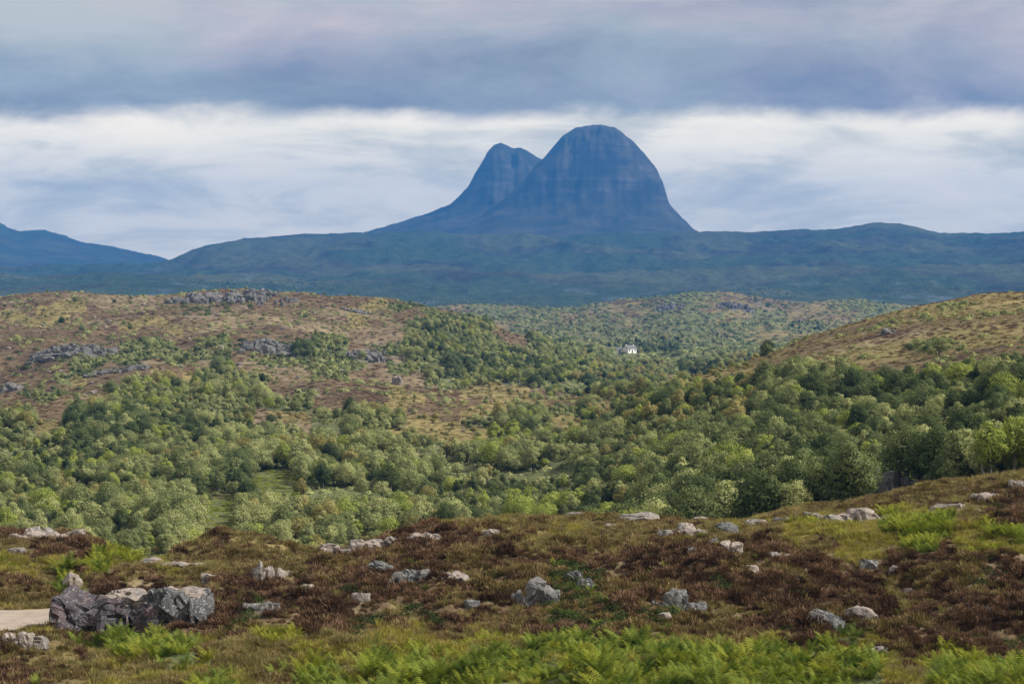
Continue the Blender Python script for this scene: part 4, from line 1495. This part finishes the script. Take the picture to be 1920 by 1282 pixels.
X, Y, Z, px, py, cd = near_points(0.27)
r = RNG.uniform(size=len(X))
pt = fbm(X / 1.8, Y / 1.8, 3, 151)
k = (np.isin(cd, ['o', 'Y']) & (r < 0.95)) | ((cd == 'm') & (r < 0.30)) | ((cd == 'h') & (r < 0.07)) | ((cd == 'b') & (r < 0.12))
X, Y, Z, cd, r, pt = [a[k] for a in (X, Y, Z, cd, r, pt)]
yel = (cd == 'Y') & (r < 0.75) | ((cd == 'b') & (r < 0.15)) | ((cd == 'o') & (pt > 0.2))
s = RNG.uniform(0.6, 1.25, len(X))
gn_o = gn_scatter('moor_grass', np.stack([X, Y, Z + CAMZ], 1), yaw(len(X), 0.12), np.stack([s, s, s * RNG.uniform(0.6, 1.1, len(X))], 1), yel * 4 + RNG.integers(0, 4, len(X)), C_GRASS)
gn_o['label'] = 'olive and yellow moor grass between the heather and bracken'
gn_o['category'] = 'grass'

X, Y, Z, px, py, cd = near_points(0.40)
r = RNG.uniform(size=len(X))
pt = fbm(X / 1.7, Y / 2.2, 3, 161)
k = ((cd == 'b') & (pt > -0.2) & (r < 0.95)) | ((cd == 'Y') & (pt > 0.3)) | ((cd == 'g') & (r < 0.12)) | (np.isin(cd, ['h', 'm']) & (r < 0.012))
X, Y, Z, cd, r, pt, px, py = [a[k] for a in (X, Y, Z, cd, r, pt, px, py)]
yel = (r + 0.5 * pt > 0.74) | ((cd == 'Y') & (r < 0.8)) | ((py < 1100) & (r < 0.25))
s = RNG.uniform(0.65, 1.3, len(X)) * np.where(cd == 'b', 1.1, 0.65) * (1 + 0.9 * pt)
o = gn_scatter('bracken', np.stack([X, Y, Z + CAMZ - 0.05], 1), yaw(len(X), 0.15), np.stack([s, s, s], 1), yel * 5 + RNG.integers(0, 5, len(X)), C_BRACKEN)
o['label'] = 'fresh green bracken in patches on the ridge and along its foot'
o['category'] = 'bracken'

X, Y, Z, px, py, cd = near_points(0.48)
r = RNG.uniform(size=len(X))
k = ((cd == 'g') & (r < 0.75)) | ((cd == 'b') & (r < 0.05)) | ((cd == 'h') & (r < 0.02))
X, Y, Z = X[k], Y[k], Z[k]
s = RNG.uniform(0.5, 1.1, len(X))
o = gn_scatter('dark_shrubs', np.stack([X, Y, Z + CAMZ - 0.05], 1), yaw(len(X), 0.15), np.stack([s, s, s * 0.8], 1), RNG.integers(0, 3, len(X)), C_SHRUB)
o['label'] = 'low dark green shrubs nestling in the heather'
o['category'] = 'shrub'

# ------------------------------------------------------------------ haze
def make_haze():
    m, t, out = material('haze')
    v = t.new('ShaderNodeVolumePrincipled')
    v.inputs['Color'].default_value = (0.06, 0.31, 0.86, 1)
    v.inputs['Density'].default_value = 9.0e-5
    v.inputs['Anisotropy'].default_value = 0.0
    t.l.new(v.outputs[0], out.inputs['Volume'])
    x, y0, y1, z0, z1 = 11500, -420, 14300, -60, CAMZ + 760
    V = [(sx_ * x, yy, zz) for zz in (z0, z1) for yy in (y0, y1) for sx_ in (-1, 1)]
    Fc = [(0, 2, 3, 1), (4, 5, 7, 6), (0, 1, 5, 4), (2, 6, 7, 3), (0, 4, 6, 2), (1, 3, 7, 5)]
    link('haze', mesh_from('haze', V, Fc, m, False), kind='stuff', label='blue summer haze lying over the moor and mountain', category='haze')


make_haze()
print('TREES', nt, 'single', len(single), 'scrub', len(sx))
